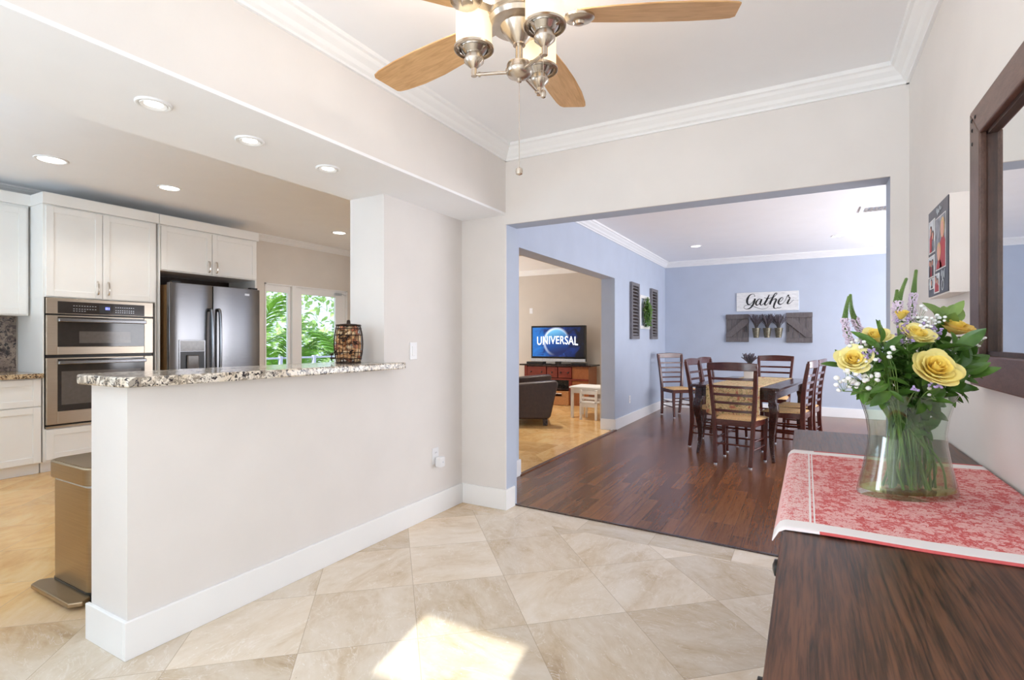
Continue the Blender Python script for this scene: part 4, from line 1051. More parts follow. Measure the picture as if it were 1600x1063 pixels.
spray('spray of tiny white blossom drooping over the vase rim above the cloth edge', 'blossom_spray', 'blossom spray', [(1325, 590, -.07), (1345, 600, -.06), (1365, 592, -.08), (1318, 600, -.06)], 'white_bl', (-.05, -.01), G1, 31, 8, .020, .0062)
spray('spray of tiny white blossom over the half hidden rose', 'blossom_spray', 'blossom spray', [(1352, 560, -.06), (1340, 545, -.05), (1358, 575, -.09)], 'white_bl', (-.04, .0), G1, 32, 8, .024, .0052)
spray('spray of tiny white blossom near the top below the tall spikes', 'blossom_spray', 'blossom spray', [(1440, 500, .02), (1455, 508, .0), (1435, 490, .03), (1462, 500, .02), (1445, 515, -.02)], 'white_bl', (.01, .02), G1, 33, 11, .020, .0046)
spray('spray of tiny white blossom scattered in front of the dark leaves', 'blossom_spray', 'blossom spray', [(1398, 560, -.10), (1390, 550, -.09), (1463, 615, -.08)], 'white_bl', (.0, -.02), G1, 34, 2, .018, .0055)
spray('spray of tiny white blossom against the mirror frame', 'blossom_spray', 'blossom spray', [(1528, 535, .03), (1522, 545, .03)], 'white_bl', (.06, .02), G1, 35, 9, .018, .0042)
G2 = 'lilac sprays in the vase'
spray('lilac spray right of the tallest spike above the largest rose', 'lilac_spray', 'lilac spray', [(1455, 530, -.03), (1460, 520, -.02), (1450, 515, -.01)], 'lilac', (.02, .0), G2, 41, 11, .017, .0028, 0, 3)
spray('lilac spray in the centre below the curved spike', 'lilac_spray', 'lilac spray', [(1410, 520, -.02), (1418, 530, -.04), (1412, 508, .0), (1425, 512, .0)], 'lilac', (.0, .01), G2, 42, 11, .018, .0028, 0, 3)
spray('lilac spray low beside the upright leafy sprig', 'lilac_spray', 'lilac spray', [(1358, 553, -.08), (1366, 558, -.08)], 'lilac', (-.02, -.01), G2, 43, 10, .015, .0028, 0, 3)
spray('lilac spray just beneath the largest rose', 'lilac_spray', 'lilac spray', [(1434, 606, -.12), (1462, 602, -.12)], 'lilac', (.0, -.03), G2, 44, 8, .010, .0028, 0, 3)
# bare cut stems seen through the glass
random.seed(77)
for k in range(14):
    xb = -.05 + .0095 * k + random.uniform(-.01, .01); o = MB().tube(smoothpts([(xb * 1.1, random.uniform(-.035, .035), .016), (xb * .55 + random.uniform(-.02, .02), random.uniform(-.03, .02), .09), (-xb * .6 + random.uniform(-.02, .02), random.uniform(-.03, .03), .2), (-xb * .9, random.uniform(-.03, .02), .25)], 5), random.uniform(.002, .0034), 7).build('greenery_cutting', 'stemg')
    o.location = (VX, VY, VZ); o.rotation_euler = (0, 0, VROT)
    tag(o, 'cut green stem standing in the water of the clear vase', 'cut stem', 'cut stems in the vase')

# ================================================================== MIRROR
mi = thing('wall_mirror', 'large rectangular mirror in a rustic dark wood frame on the beige wall', 'mirror', (XR, 0, 0))
my0, my1, mz0, mz1 = .62, 2.03, 1.118, 1.925; fw = .098; ft = .034
def mitre(name, a, b, mat):   # polygon in (y,z), extruded in x
    return MB().prism(a, -ft, -.001, 'x').build(name, mat, mi, smooth=0, bevel=.004)
mitre('frame_upright', [(my1, mz0), (my1, mz1 - .0), (my1 - fw, mz1 - fw * .9), (my1 - fw, mz0 + fw * .9)], None, 'framev')
mitre('frame_upright', [(my0, mz0), (my0, mz1), (my0 + fw, mz1 - fw * .9), (my0 + fw, mz0 + fw * .9)], None, 'framev')
mitre('frame_rail', [(my0, mz1), (my1, mz1), (my1 - fw, mz1 - fw * .9), (my0 + fw, mz1 - fw * .9)], None, 'framew')
mitre('frame_rail', [(my0, mz0), (my1, mz0), (my1 - fw, mz0 + fw * .9), (my0 + fw, mz0 + fw * .9)], None, 'framew')
iy0, iy1, iz0, iz1 = my0 + fw, my1 - fw, mz0 + fw * .9, mz1 - fw * .9
MB().box(-.018, -.001, iy1 - .016, iy1, iz0, iz1).box(-.018, -.001, iy0, iy0 + .016, iz0, iz1).box(-.018, -.001, iy0, iy1, iz1 - .012, iz1).box(-.018, -.001, iy0, iy1, iz0, iz0 + .012).build('inner_lip', 'frameb', mi, smooth=0)
gp = MB().box(-.008, -.001, iy0 + .016, iy1 - .016, iz0 + .012, iz1 - .012).build('mirror_glass', 'mirror', mi, smooth=0)
nl = MB()
for y in (my1 - .025, my1 - .06): nl.sphere((-ft, y, mz1 - .03), (.003, .006, .006), 8, 6)
for z in (mz1 - .06, mz1 - .1): nl.sphere((-ft, my1 - .03, z), (.003, .006, .006), 8, 6)
nl.build('nail', 'black', mi)
# ================================================================== PHOTO BOX
pb = thing('photo_box', 'deep cream box frame with a dark photo collage on the beige wall', 'picture frame', (XR, 2.18, 1.405))
bd = .052; bw = .325; bh = .325
MB().box(-bd, -.001, 0, bw, 0, bh).build('box_frame', 'creambox', pb, smooth=0, bevel=.002)
pn = MB().box(-bd - .003, -bd + .001, .004, bw - .008, .006, bh - .004).build('print', 'slate', pb, smooth=0)
# prints on the panel; local y grows away from the camera, so the left side of the print is at large y
xs_ = -bd - .0036
def pic(y0, y1, z0, z1, sky, people):
    p = MB().box(xs_ - .0004, xs_ + .0003, y0, y1, z0, z1).build('photo_print', plain('photo_white_border', (232, 228, 224), .5), pn, smooth=0)
    MB().box(xs_ - .0008, xs_ - .0003, y0 + .003, y1 - .003, z0 + .003, z1 - .003).build('photo_background', sky, p, smooth=0)
    for (cy, hz, hr, skin, hair, cloth) in people:
        def clip(y): return max(y0 + .004, min(y1 - .004, y))
        mb = MB().prism([(clip(cy + hr * 1.9), z0 + .004), (clip(cy + hr * 1.7), hz - hr * 1.9), (clip(cy + hr * .6), hz - hr * 1.1), (clip(cy - hr * .6), hz - hr * 1.1), (clip(cy - hr * 1.7), hz - hr * 1.9), (clip(cy - hr * 1.9), z0 + .004)], xs_ - .0014, xs_ - .0009, 'x')
        mb.build('printed_clothing', cloth, p, smooth=0)
        def ell(r1, r2, oz): return [(clip(cy + r1 * math.cos(R(20 * i))), hz + oz + r2 * math.sin(R(20 * i))) for i in range(18)]
        MB().prism(ell(hr * 1.25, hr * 1.45, hr * .15), xs_ - .0020, xs_ - .0015, 'x').build('printed_hair', hair, p, smooth=0)
        MB().prism(ell(hr * .85, hr * 1.12, -hr * .1), xs_ - .0026, xs_ - .0021, 'x').build('printed_face', skin, p, smooth=0)
SK = plain('print_skin', (226, 166, 146), .5); HB = plain('print_brown_hair', (78, 50, 40), .5); HL = plain('print_fair_hair', (212, 178, 126), .5)
RD = plain('print_red_cloth', (176, 56, 62), .5); DK = plain('print_dark_cloth', (70, 46, 50), .5); SKY = plain('print_pale_sky', (206, 210, 216), .5, var=.1); GRY = plain('print_grey_scene', (130, 132, 142), .5, var=.3)
pic(.20, .305, .165, .285, SKY, [(.262, .245, .013, SK, HB, RD), (.228, .225, .012, SK, HB, GRY)])
pic(.205, .318, .075, .155, SKY, [(.285, .13, .008, SK, HB, DK), (.262, .125, .009, SK, HB, RD), (.235, .128, .008, SK, HB, DK)])
pic(.035, .19, .09, .275, GRY, [(.075, .225, .024, SK, HL, RD), (.13, .15, .022, SK, HL, RD)])
pic(.215, .295, .012 + .02, .072, SKY, [(.25, .055, .009, SK, HB, DK)])
pic(.13, .215, .012, .08, SKY, [(.18, .06, .009, SK, HB, RD), (.15, .05, .008, SK, HB, RD)])
sc_ = MB()
def scribble(pts, w=.003):
    sc_.sweep([(xs_ - .0008, y, z) for y, z in smoothpts([(a, b, 0) for a, b in pts], 4) and [(p.x, p.y) for p in smoothpts([(a, b, 0) for a, b in pts], 4)]], .0006, w, up=(0, .3, 1))
scribble([(.17, .295), (.165, .31), (.155, .285), (.145, .305), (.135, .29), (.12, .31), (.11, .295), (.095, .302)])
scribble([(.10, .065), (.09, .085), (.08, .05), (.07, .08), (.055, .055), (.05, .085)])
scribble([(.09, .045), (.07, .05), (.06, .03), (.08, .015), (.095, .03), (.085, .045)])
scribble([(.30, .05), (.285, .065), (.28, .035), (.265, .06), (.255, .03)])
sc_.build('lettering', 'chalk', pn, smooth=0)
# ================================================================== DINING ROOM
def make_chair(label):
    """ladder back chair; local +Y is the way it faces, origin on the floor under the seat"""
    t = thing('dining_chair', label, 'chair', (0, 0, 0), 0, 'dining chairs')
    for s_ in (-1, 1):      # rear post: floor to crest, splayed and raked
        P = smoothpts([(s_ * .165, -.235, 0.012), (s_ * .176, -.205, .25), (s_ * .185, -.20, .46), (s_ * .205, -.215, .72), (s_ * .222, -.262, 1.0)], 4)
        n = len(P); lg = MB().sweep(P, [.036] * n, [.034 + .014 * math.sin(math.pi * i / (n - 1)) for i in range(n)], up=(0, 1, 0)).build('rear_leg', 'mahog', t, smooth=30, bevel=.004)
        MB().lathe([(.016, 0), (.016, .012)], 10, c=(s_ * .165, -.235, 0)).build('foot_pad', 'silver', lg)
        P = [(s_ * .208, .195, .45), (s_ * .205, .19, .25), (s_ * .2, .20, .012)]
        lg = MB().sweep(P, [.042, .036, .028], [.042, .036, .028], up=(0, 1, 0)).build('front_leg', 'mahog', t, smooth=30, bevel=.004)
        MB().lathe([(.014, 0), (.014, .012)], 10, c=(s_ * .2, .2, 0)).build('foot_pad', 'silver', lg)
        for z in (.17, .25):
            MB().tube([(s_ * .172, -.21, z), (s_ * .203, .19, z)], .0095, 8).build('stretcher', 'mahogh', t)
        MB().sweep([(s_ * .186, -.19, .425), (s_ * .208, .19, .425)], .022, .06).build('seat_rail', 'mahog', t, smooth=0, bevel=.003)
    MB().tube([(-.2, .192, .21), (.2, .192, .21)], .0095, 8).build('stretcher', 'mahogh', t)
    MB().tube([(-.2, .192, .31), (.2, .192, .31)], .0095, 8).build('stretcher', 'mahogh', t)
    MB().tube([(-.172, -.21, .21), (.172, -.21, .21)], .0095, 8).build('stretcher', 'mahogh', t)
    MB().box(-.2, .2, .18, .205, .395, .455).build('seat_rail', 'mahogh', t, smooth=0, bevel=.003)
    MB().box(-.18, .18, -.212, -.19, .395, .455).build('seat_rail', 'mahogh', t, smooth=0, bevel=.003)
    def seat(u, v):
        w = .19 + .045 * v; x = (2 * u - 1) * w; y = -.205 + .425 * v
        e = min(1, min(u, 1 - u, v, 1 - v) * 8)
        return (x, y, .452 + .022 * e ** .5 - .008 * math.sin(math.pi * u) * math.sin(math.pi * v))
    MB().grid(seat, 16, 16).box(-.18, .18, -.18, .2, .44, .452).build('seat', 'rush', t, smooth=50)
    for k, z in enumerate((.545, .625, .705, .785, .865)):
        f = (z - .46) / .54; x = .185 + .037 * f; y = -.20 - .062 * max(0, (z - .5) / .5) ** 1.6
        P = smoothpts([(-x, y, z), (-x * .5, y - .017, z), (0, y - .022, z), (x * .5, y - .017, z), (x, y, z)], 4)
        MB().sweep(P, .014, .026).build('back_slat', 'mahogh', t, smooth=40, bevel=.003)
    P = smoothpts([(-.238, -.262, .985), (-.12, -.280, .988), (0, -.286, .990), (.12, -.280, .988), (.238, -.262, .985)], 4)
    n = len(P)
    MB().sweep(P, .024, [.072 + .012 * math.sin(math.pi * i / (n - 1)) for i in range(n)]).build('crest_rail', 'mahogh', t, smooth=40, bevel=.006)
    return t
ch = make_chair('dark red ladder-back chair at the near end of the dining table, back turned')
ch.location = (-.595, 5.79, 0); ch.rotation_euler = (0, 0, R(-9))
dup(ch, (-.93, 6.48, 0), R(-99), 'dark ladder-back chair on the television side of the table, nearer of two')
dup(ch, (-.89, 7.10, 0), R(-99), 'dark ladder-back chair on the television side of the table, farther of two')
dup(ch, (-.19, 6.62, 0), R(79), 'dark ladder-back chair on the sideboard side of the table, nearer of two')
dup(ch, (-.09, 7.20, 0), R(79), 'dark ladder-back chair on the sideboard side of the table, farther of two')
dup(ch, (-.42, 8.12, 0), R(180 - 9), 'dark ladder-back chair at the far end of the table facing the camera')
dup(ch, (-1.83, 8.83, 0), R(-136), 'dark ladder-back chair standing alone in the corner below the shutters')
# table
TX, TY, TR = -.545, 6.72, R(-9)
tb = thing('dining_table', 'dark wooden dining table with curved cabriole legs on the plank floor', 'table', (TX, TY, 0), TR)
TWd, TL = .45, .82
MB().box(-TWd, TWd, -TL, TL, .735, .765).build('tabletop', 'tablew', tb, smooth=0, bevel=.006)
for a in ((-TWd + .07, TWd - .07, -TL + .07, -TL + .09), (-TWd + .07, TWd - .07, TL - .09, TL - .07), (-TWd + .07, -TWd + .09, -TL + .07, TL - .07), (TWd - .09, TWd - .07, -TL + .07, TL - .07)):
    MB().box(*a, .635, .735).build('apron', 'tablew', tb, smooth=0)
for sx in (-1, 1):
    for sy in (-1, 1):
        x0, y0 = sx * (TWd - .08), sy * (TL - .08); dg_ = Vector((sx, sy, 0)).normalized()
        def at(o, z): return (x0 + dg_.x * o, y0 + dg_.y * o, z)
        P = smoothpts([at(0, .735), at(0, .62), at(.022, .56), at(.022, .50), at(.004, .40), at(-.012, .27), at(-.008, .13), at(.012, .04), at(.02, 0)], 4)
        n = len(P); ws = [.072 if p.z > .60 else (.082 if p.z > .5 else .03 + .05 * ((p.z) / .5) ** 1.3) for p in P]
        MB().sweep(P, ws, ws, up=(0, 1, 0)).build('leg', 'tablew', tb, smooth=40, bevel=.008)
# paisley runner along the table, hanging over the near end
def prun(u, v):
    x = (u - .5) * .54; Ltop = TL * 2 - .02; Lt = Ltop + .30
    s_ = v * Lt
    if s_ < Ltop: return (x, TL - .02 - s_ + .0, .7672)
    q = s_ - Ltop
    return (x, -TL - .004 - .008 * math.sin(min(1, q / .04) * math.pi / 2) - .004 * math.sin(x * 30), .7672 - q - (.045 * (1 - (2 * u - 1) ** 2)) * q / .3)
o = MB().grid(prun, 14, 80).build('table_runner', 'paisley', smooth=60, solid=.002); o.location = (TX, TY, 0); o.rotation_euler = (0, 0, TR)
tag(o, 'gold paisley runner along the dining table, hanging over its near end', 'table runner')
def lavender(mb_s, mb_h, n, h, spread, seed, z0=0.0):
    rnd = random.Random(seed)
    for k in range(n):
        a = rnd.uniform(0, 6.28); s_ = spread * rnd.uniform(.2, 1); hh = h * rnd.uniform(.65, 1.05)
        P = smoothpts([(0.008 * math.cos(a), .008 * math.sin(a), z0), (s_ * .4 * math.cos(a), s_ * .4 * math.sin(a), z0 + hh * .55), (s_ * math.cos(a), s_ * math.sin(a), z0 + hh)], 3)
        mb_s.tube(P, .0018, 4); m = len(P)
        for j in range(6):
            f = .6 + .4 * j / 5; i = min(m - 2, int(f * (m - 1))); q = P[i].lerp(P[i + 1], f * (m - 1) - i)
            mb_h.sphere(q + Vector((rnd.uniform(-.003, .003), rnd.uniform(-.003, .003), 0)), (.0055, .0055, .0075), 5, 4)
q = Matrix.Rotation(TR, 4, 'Z') @ Vector((-.055, .02, 0))
cv = thing('centrepiece_vase', 'white square vase of dried lavender on the dining table runner', 'vase', (-.58, 6.78, .7685), TR)
mb = MB().prism(rrect(-.055, .055, -.055, .055, .012), 0, .165, 'z'); mb.build('body', 'whitepaint', cv, smooth=30)
MB().prism(rrect(-.048, .048, -.048, .048, .01), .1655, .167, 'z').build('soil', 'lavstem', cv, smooth=0)
lv = thing('lavender_bunch', 'dried lavender bunch standing in the white vase on the dining table', 'dried flowers', (-.58, 6.78, .936))
a_, b_ = MB(), MB(); lavender(a_, b_, 60, .15, .10, 3); a_.build('stems', 'lavstem', lv); b_.build('flower_heads', 'lavhead', lv)

# wall decor on the far blue wall (local: faces -Y)
YD = 9.95
sg = thing('wall_sign', 'white washed wooden sign lettered Gather on the far blue wall', 'sign', (-1.062, YD, 1.752))
SW, SH, ST = .958, .325, .022
for k in range(2):
    MB().box(0, SW, -ST, -.001, SH / 2 * k + .0008, SH / 2 * (k + 1) - .0008).build('plank', 'sign', sg, smooth=0, bevel=.002)
def pen(strokes, name, parent, k=2.0):
    for si, (pts, ws) in enumerate(strokes):
        P = smoothpts([((x - 300) / 905 * SW, (435 - y) / 280 * SH, 0) for x, y in pts], 6); n = len(P)
        # width profile
        Wd = []
        for i in range(n):
            f = i / (n - 1) * (len(ws) - 1); a = min(len(ws) - 2, int(f)) if len(ws) > 1 else 0
            Wd.append((ws[a] + (ws[min(a + 1, len(ws) - 1)] - ws[a]) * (f - a)) / 905 * SW * .55)
        vs = []; fs = []
        for i, p in enumerate(P):
            d = (P[min(i + 1, n - 1)] - P[max(i - 1, 0)]); nn = Vector((-d.y, d.x, 0)).normalized() * Wd[i]
            vs += [(p.x + nn.x, -ST - .0025, p.y + nn.y), (p.x - nn.x, -ST - .0025, p.y - nn.y), (p.x - nn.x, -ST - .0002, p.y - nn.y), (p.x + nn.x, -ST - .0002, p.y + nn.y)]
        for i in range(n - 1):
            for q in range(4): fs.append((i * 4 + q, i * 4 + (q + 1) % 4, i * 4 + 4 + (q + 1) % 4, i * 4 + 4 + q))
        fs += [(0, 1, 2, 3), tuple((n - 1) * 4 + q for q in (3, 2, 1, 0))]
        name.add(vs, fs)
lt = MB()
pen([
 ([(575, 222), (568, 192), (540, 182), (500, 198), (468, 245), (460, 295), (475, 332), (510, 330), (548, 295), (578, 252)], [8, 5, 6, 16, 30, 30, 20, 8, 6, 6]),
 ([(580, 250), (562, 310), (535, 360), (500, 392), (455, 404), (420, 392), (412, 370), (440, 348), (490, 345), (545, 358), (610, 388), (680, 408), (740, 400), (775, 378)], [22, 26, 24, 18, 8, 5, 5, 5, 5, 6, 7, 6, 4, 4]),
 ([(672, 272), (645, 258), (612, 280), (592, 320), (602, 348), (632, 338), (668, 285)], [6, 8, 18, 24, 18, 8, 6]),
 ([(678, 262), (660, 310), (656, 340), (675, 350), (705, 328), (735, 285)], [22, 24, 18, 10, 5, 4]),
 ([(788, 200), (755, 268), (722, 330), (735, 352), (762, 335), (795, 295)], [10, 24, 26, 14, 5, 4]),
 ([(712, 240), (760, 256), (812, 248), (862, 232)], [4, 8, 8, 4]),
 ([(800, 300), (850, 245), (893, 200), (893, 180), (868, 190), (838, 245), (812, 300), (796, 345)], [4, 5, 8, 8, 12, 22, 26, 26]),
 ([(806, 322), (842, 278), (878, 262), (886, 285), (862, 340), (852, 385), (872, 405), (905, 402)], [5, 5, 14, 22, 24, 20, 10, 5]),
 ([(900, 394), (930, 398), (962, 390)], [8, 8, 5]),
 ([(912, 318), (955, 302), (985, 268), (972, 246), (938, 272), (918, 318), (936, 346), (975, 338), (1022, 288)], [4, 5, 6, 8, 18, 24, 18, 6, 4]),
 ([(1018, 292), (1042, 240), (1062, 216), (1062, 232)], [4, 8, 16, 16]),
 ([(1060, 240), (1082, 258), (1062, 300), (1044, 340)], [16, 14, 24, 22]),
 ([(1044, 342), (1075, 340), (1108, 312), (1135, 285)], [14, 8, 4, 4]),
], lt, sg)
lt.build('lettering', 'inkblack', sg, smooth=0, recalc=True)
def barn_panel(label, x0, x1, z0, z1, flip):
    t = thing('barn_door_panel', label, 'wall decoration', (x0, YD, z0), 0, 'barn door panels'); w = x1 - x0; h = z1 - z0
    n = 4
    for k in range(n): MB().box(w * k / n + .0025, w * (k + 1) / n - .0025, -.02, -.001, 0, h).build('board', 'barn', t, smooth=0, bevel=.001)
    b = .085
    for z in (0, h - b): MB().box(0, w, -.046, -.0201, z + .004, z + b - .004).build('cross_rail', 'barn', t, smooth=0, bevel=.002)
    P = [(0, b), (.09, b), (w, h - b - .07), (w, h - b), (w - .09, h - b), (0, b + .06)] if not flip else [(w, b), (w - .09, b), (0, h - b - .07), (0, h - b), (.09, h - b), (w, b + .06)]
    MB().prism(P, -.044, -.0202, 'y').build('diagonal_brace', 'barn', t, smooth=0, bevel=.002)
    hx = w - .035 if not flip else .035
    MB().box(hx - .008, hx + .008, -.062, -.046, h * .36, h * .56).box(hx - .008, hx + .008, -.05, -.02, h * .36, h * .39).box(hx - .008, hx + .008, -.05, -.02, h * .53, h * .56).build('handle', 'black', t, smooth=0)
barn_panel('small grey barn door panel with rising brace left of the lavender pots', -1.235, -.865, 1.215, 1.70, False)
barn_panel('small grey barn door panel with falling brace right of the lavender pots', -.288, .095, 1.205, 1.708, True)
for k, (x, s_) in enumerate(((-.745, 'beside the left barn door panel'), (-.575, 'in the middle between the barn door panels'), (-.400, 'beside the right barn door panel'))):
    t = thing('wall_pot', 'small zinc pot on the blue wall ' + s_, 'pot', (x, YD - .075, 1.29), 0, 'wall pots')
    MB().lathe([(.042, 0), (.062, .15), (.066, .152), (.066, .164), (.060, .164), (.058, .13), (.001, .13)], 22).build('body', 'zinc', t)
    MB().box(-.012, .012, .058, .0745, .10, .13).build('hook', 'iron', t, smooth=0)
    l_ = thing('lavender_bunch', 'dried lavender bunch in the zinc pot ' + s_, 'dried flowers', (x, YD - .075, 1.42), 0, 'lavender in the wall pots')
    a_, b_ = MB(), MB(); lavender(a_, b_, 80, .26, .14, 50 + k)
    a_.v = [(p[0], min(p[1], .068), p[2]) for p in a_.v]; b_.v = [(p[0], min(p[1], .068), p[2]) for p in b_.v]
    a_.build('stems', 'lavstem', l_); b_.build('flower_heads', 'lavhead', l_)
# shutters on the left blue wall (local: faces +X)
def shutter(label, y0, y1, z0, z1):
    t = thing('wall_shutter', label, 'shutter', (-2.305, y0, z0), 0, 'wall shutters'); w = y1 - y0; h = z1 - z0
    MB().box(.001, .04, 0, .055, 0, h).box(.001, .04, w - .055, w, 0, h).box(.001, .04, .055, w - .055, 0, .05).box(.001, .04, .055, w - .055, h - .05, h).build('frame', 'shut', t, smooth=0, bevel=.002)
    mb = MB(); n = 15
    for k in range(n):
        z = .05 + (h - .1) * (k + .5) / n
        mb.box(-.017, .017, .05, w - .05, -.004, .004, Matrix.Translation((.02, 0, z)) @ Matrix.Rotation(R(40), 4, 'Y'))
    mb.build('louvres', 'shut', t, smooth=0)
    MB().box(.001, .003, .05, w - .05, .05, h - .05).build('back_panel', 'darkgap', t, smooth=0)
shutter('weathered grey louvred shutter on the blue wall, nearer the living room opening', 7.68, 8.10, 1.265, 2.125)
shutter('weathered grey louvred shutter on the blue wall, nearer the room corner', 8.83, 9.25, 1.265, 2.125)
pf = thing('wall_plaque', 'white square frame behind the green wreath between the shutters', 'frame', (-2.305, 8.20, 1.43))
for a in ((0, .05, 0, .54), (.53, .58, 0, .54), (.05, .53, 0, .05), (.05, .53, .49, .54), (.265, .315, .05, .49)):
    MB().box(.001, .02, *a).build('rail', 'whitepaint', pf, smooth=0, bevel=.002)
wr = thing('boxwood_wreath', 'leafy green wreath hanging on the white frame between the shutters', 'wreath', (-2.27, 8.49, 1.70))
mb = MB(); rnd = random.Random(9)
for k in range(520):
    a = rnd.uniform(0, 6.28); rr_ = rnd.uniform(.03, .175)
    p = Vector((rnd.uniform(-.01, .055) * (1 - rr_ * 2), rr_ * math.cos(a) * .95, rr_ * math.sin(a) * 1.25))
    d = Vector((rnd.uniform(.0, 1), math.cos(a) + rnd.uniform(-.8, .8), math.sin(a) + rnd.uniform(-.8, .8)))
    leaf(mb, p, d, rnd.uniform(.04, .065), .026, (1, rnd.uniform(-.5, .5), rnd.uniform(-.5, .5)), .2, .2, 2, 3)
mb.build('foliage', 'topiary', wr, smooth=60, recalc=False)
ring = [(0, .10 * math.cos(2 * math.pi * i / 24), .13 * math.sin(2 * math.pi * i / 24)) for i in range(25)]
MB().tube(ring, .012, 6).build('ring', 'trunk', wr)

# ================================================================== LIVING ROOM
cs = thing('tv_console', 'cherry wood television console with three drawers and dark top', 'console', (-4.98, 9.2, 0))
CW, CDp, CHh = 1.46, .46, .775
MB().box(-.02, CW + .03, -.03, CDp + .02, CHh - .03, CHh).build('top', 'darktop', cs, smooth=0, bevel=.004)
MB().box(.08, .14, 0, CDp, 0, CHh - .03).build('side_panel', 'cherry', cs, smooth=0); MB().box(CW - .36, CW - .03, .02, CDp, 0, CHh - .03).build('side_panel', 'conswood', cs, smooth=0)
MB().box(.14, CW - .36, .05, CDp, .50, CHh - .03).build('drawer_case', 'cherry', cs, smooth=0); MB().box(.14, CW - .36, .03, CDp, .29, .315).build('shelf', 'darktop', cs, smooth=0)
MB().box(.14, CW - .36, CDp - .02, CDp, 0, .5).build('back_panel', 'darktop', cs, smooth=0)
MB().box(.08, CW - .03, -.005, .02, .48, .51).box(CW - .42, CW - .36, 0, .04, 0, .5).build('front_rail', 'cherry', cs, smooth=0)
for a, b, ks in ((.15, .56, (.24, .47)), (.58, .80, (.69,)), (.82, 1.09, (.88, 1.03))):
    d_ = MB().box(a, b, -.006, .05, .525, .725).box(a + .04, b - .04, -.01, .0, .56, .69).build('drawer', 'cherry', cs, smooth=0, bevel=.003)
    for k_ in ks: MB().sphere((k_, -.022, .625), .017, 10, 8).build('knob', 'black', d_)
# television
tv = thing('television', 'flat television showing a blue globe on the cherry console', 'television', (-4.80, 9.33, .776))
TVW, TVH = 1.155, .70; tz = .055
MB().box(0, TVW, -.03, .05, tz, tz + TVH).build('bezel', 'bezel', tv, smooth=0, bevel=.008)
MB().box(0, TVW, -.034, -.029, tz, tz + .055).build('lower_trim', 'silver', tv, smooth=0)
MB().box(TVW * .3, TVW * .7, -.12, .12, 0, .014).box(TVW * .45, TVW * .55, -.02, .03, .01, tz + .03).build('stand', 'bezel', tv, smooth=0, bevel=.004)
SX0, SX1, SZ0, SZ1 = .035, TVW - .035, tz + .095, tz + TVH - .035
t = NT('screen_globe'); v = t.coord(); x, y, z = t.sep(v)[:3]
dx = t.math('SUBTRACT', x, TVW / 2 - .02); dz = t.math('SUBTRACT', z, (SZ0 + SZ1) / 2 - .0)
r_ = t.math('SQRT', t.math('ADD', t.math('MULTIPLY', dx, dx), t.math('MULTIPLY', dz, dz)))
RG = .262
nz = t.noise(v, 5, 5, .6, .8); land = t.noise(v, 7, 4, .55, .5)
space = t.ramp(t.math('ADD', nz, t.math('MULTIPLY', t.math('SUBTRACT', .1, dx), .5)), [(.3, (2, 6, 24)), (.55, (8, 44, 110)), (.8, (30, 110, 190))])
lit = t.math('ADD', t.math('MULTIPLY', dz, 2.0), t.math('ADD', .42, t.math('MULTIPLY', dx, -.5)), clamp=True)
gl = t.ramp(lit, [(.0, (6, 30, 84)), (.45, (14, 74, 150)), (1.0, (120, 200, 240))])
gl = t.mix(t.ramp(land, [(.52, 0), (.58, 110)]), gl, lin((24, 50, 96)))
c = t.mix(t.math('LESS_THAN', r_, RG), space, gl)
rim = t.ramp(t.math('ABSOLUTE', t.math('SUBTRACT', r_, RG)), [(0, 255), (.035, 0)])
rimk = t.math('ADD', t.math('MULTIPLY', t.math('SUBTRACT', dz, dx), 1.6), .35, clamp=True)
c = t.mix(t.math('MULTIPLY', rim, rimk), c, lin((225, 235, 255)))
t.base(lin((0, 0, 0))); t.rough(.25); t.link(c, t.b.inputs['Emission Color']); t.b.inputs['Emission Strength'].default_value = .9
scn = MB().box(SX0, SX1, -.0315, -.03, SZ0, SZ1).build('screen', t.m, tv, smooth=0)
fc = bpy.data.curves.new('lettering', 'FONT'); fc.body = 'UNIVERSAL'; fc.size = .215; fc.align_x = 'CENTER'; fc.align_y = 'CENTER'; fc.extrude = .0005; fc.offset = .0016; fc.space_character = 1.06
fo = bpy.data.objects.new('tmp', fc); COL.objects.link(fo)
me = bpy.data.meshes.new_from_object(fo.evaluated_get(bpy.context.evaluated_depsgraph_get())); bpy.data.objects.remove(fo)
xs2 = [p.co.x for p in me.vertices]; sxx = .87 / (max(xs2) - min(xs2))
for p in me.vertices:
    xx = p.co.x * sxx; yy = p.co.y * (1 + .25 * abs(xx))
    p.co = (xx, -p.co.z, yy - .10 * abs(xx) ** 2 + .01)
lo = bpy.data.objects.new('lettering', me); COL.objects.link(lo); lo.parent = scn; lo.location = (TVW / 2 - .01, -.0325, (SZ0 + SZ1) / 2 + .02)
me.materials.clear(); me.materials.append(emit('screen_lettering', (240, 246, 255), 1.0))
o = MB().box(0, .36, 0, .16, 0, .045).build('media_box', 'black', smooth=0, bevel=.004); o.location = (-4.86, 9.215, .776); tag(o, 'low black media box under the television, at its sofa side', 'media player')
o = MB().box(0, .30, 0, .12, 0, .035).build('media_box', 'black', smooth=0, bevel=.004); o.location = (-3.90, 9.215, .776); tag(o, 'low black box on the console beneath the television, white table side', 'media player')
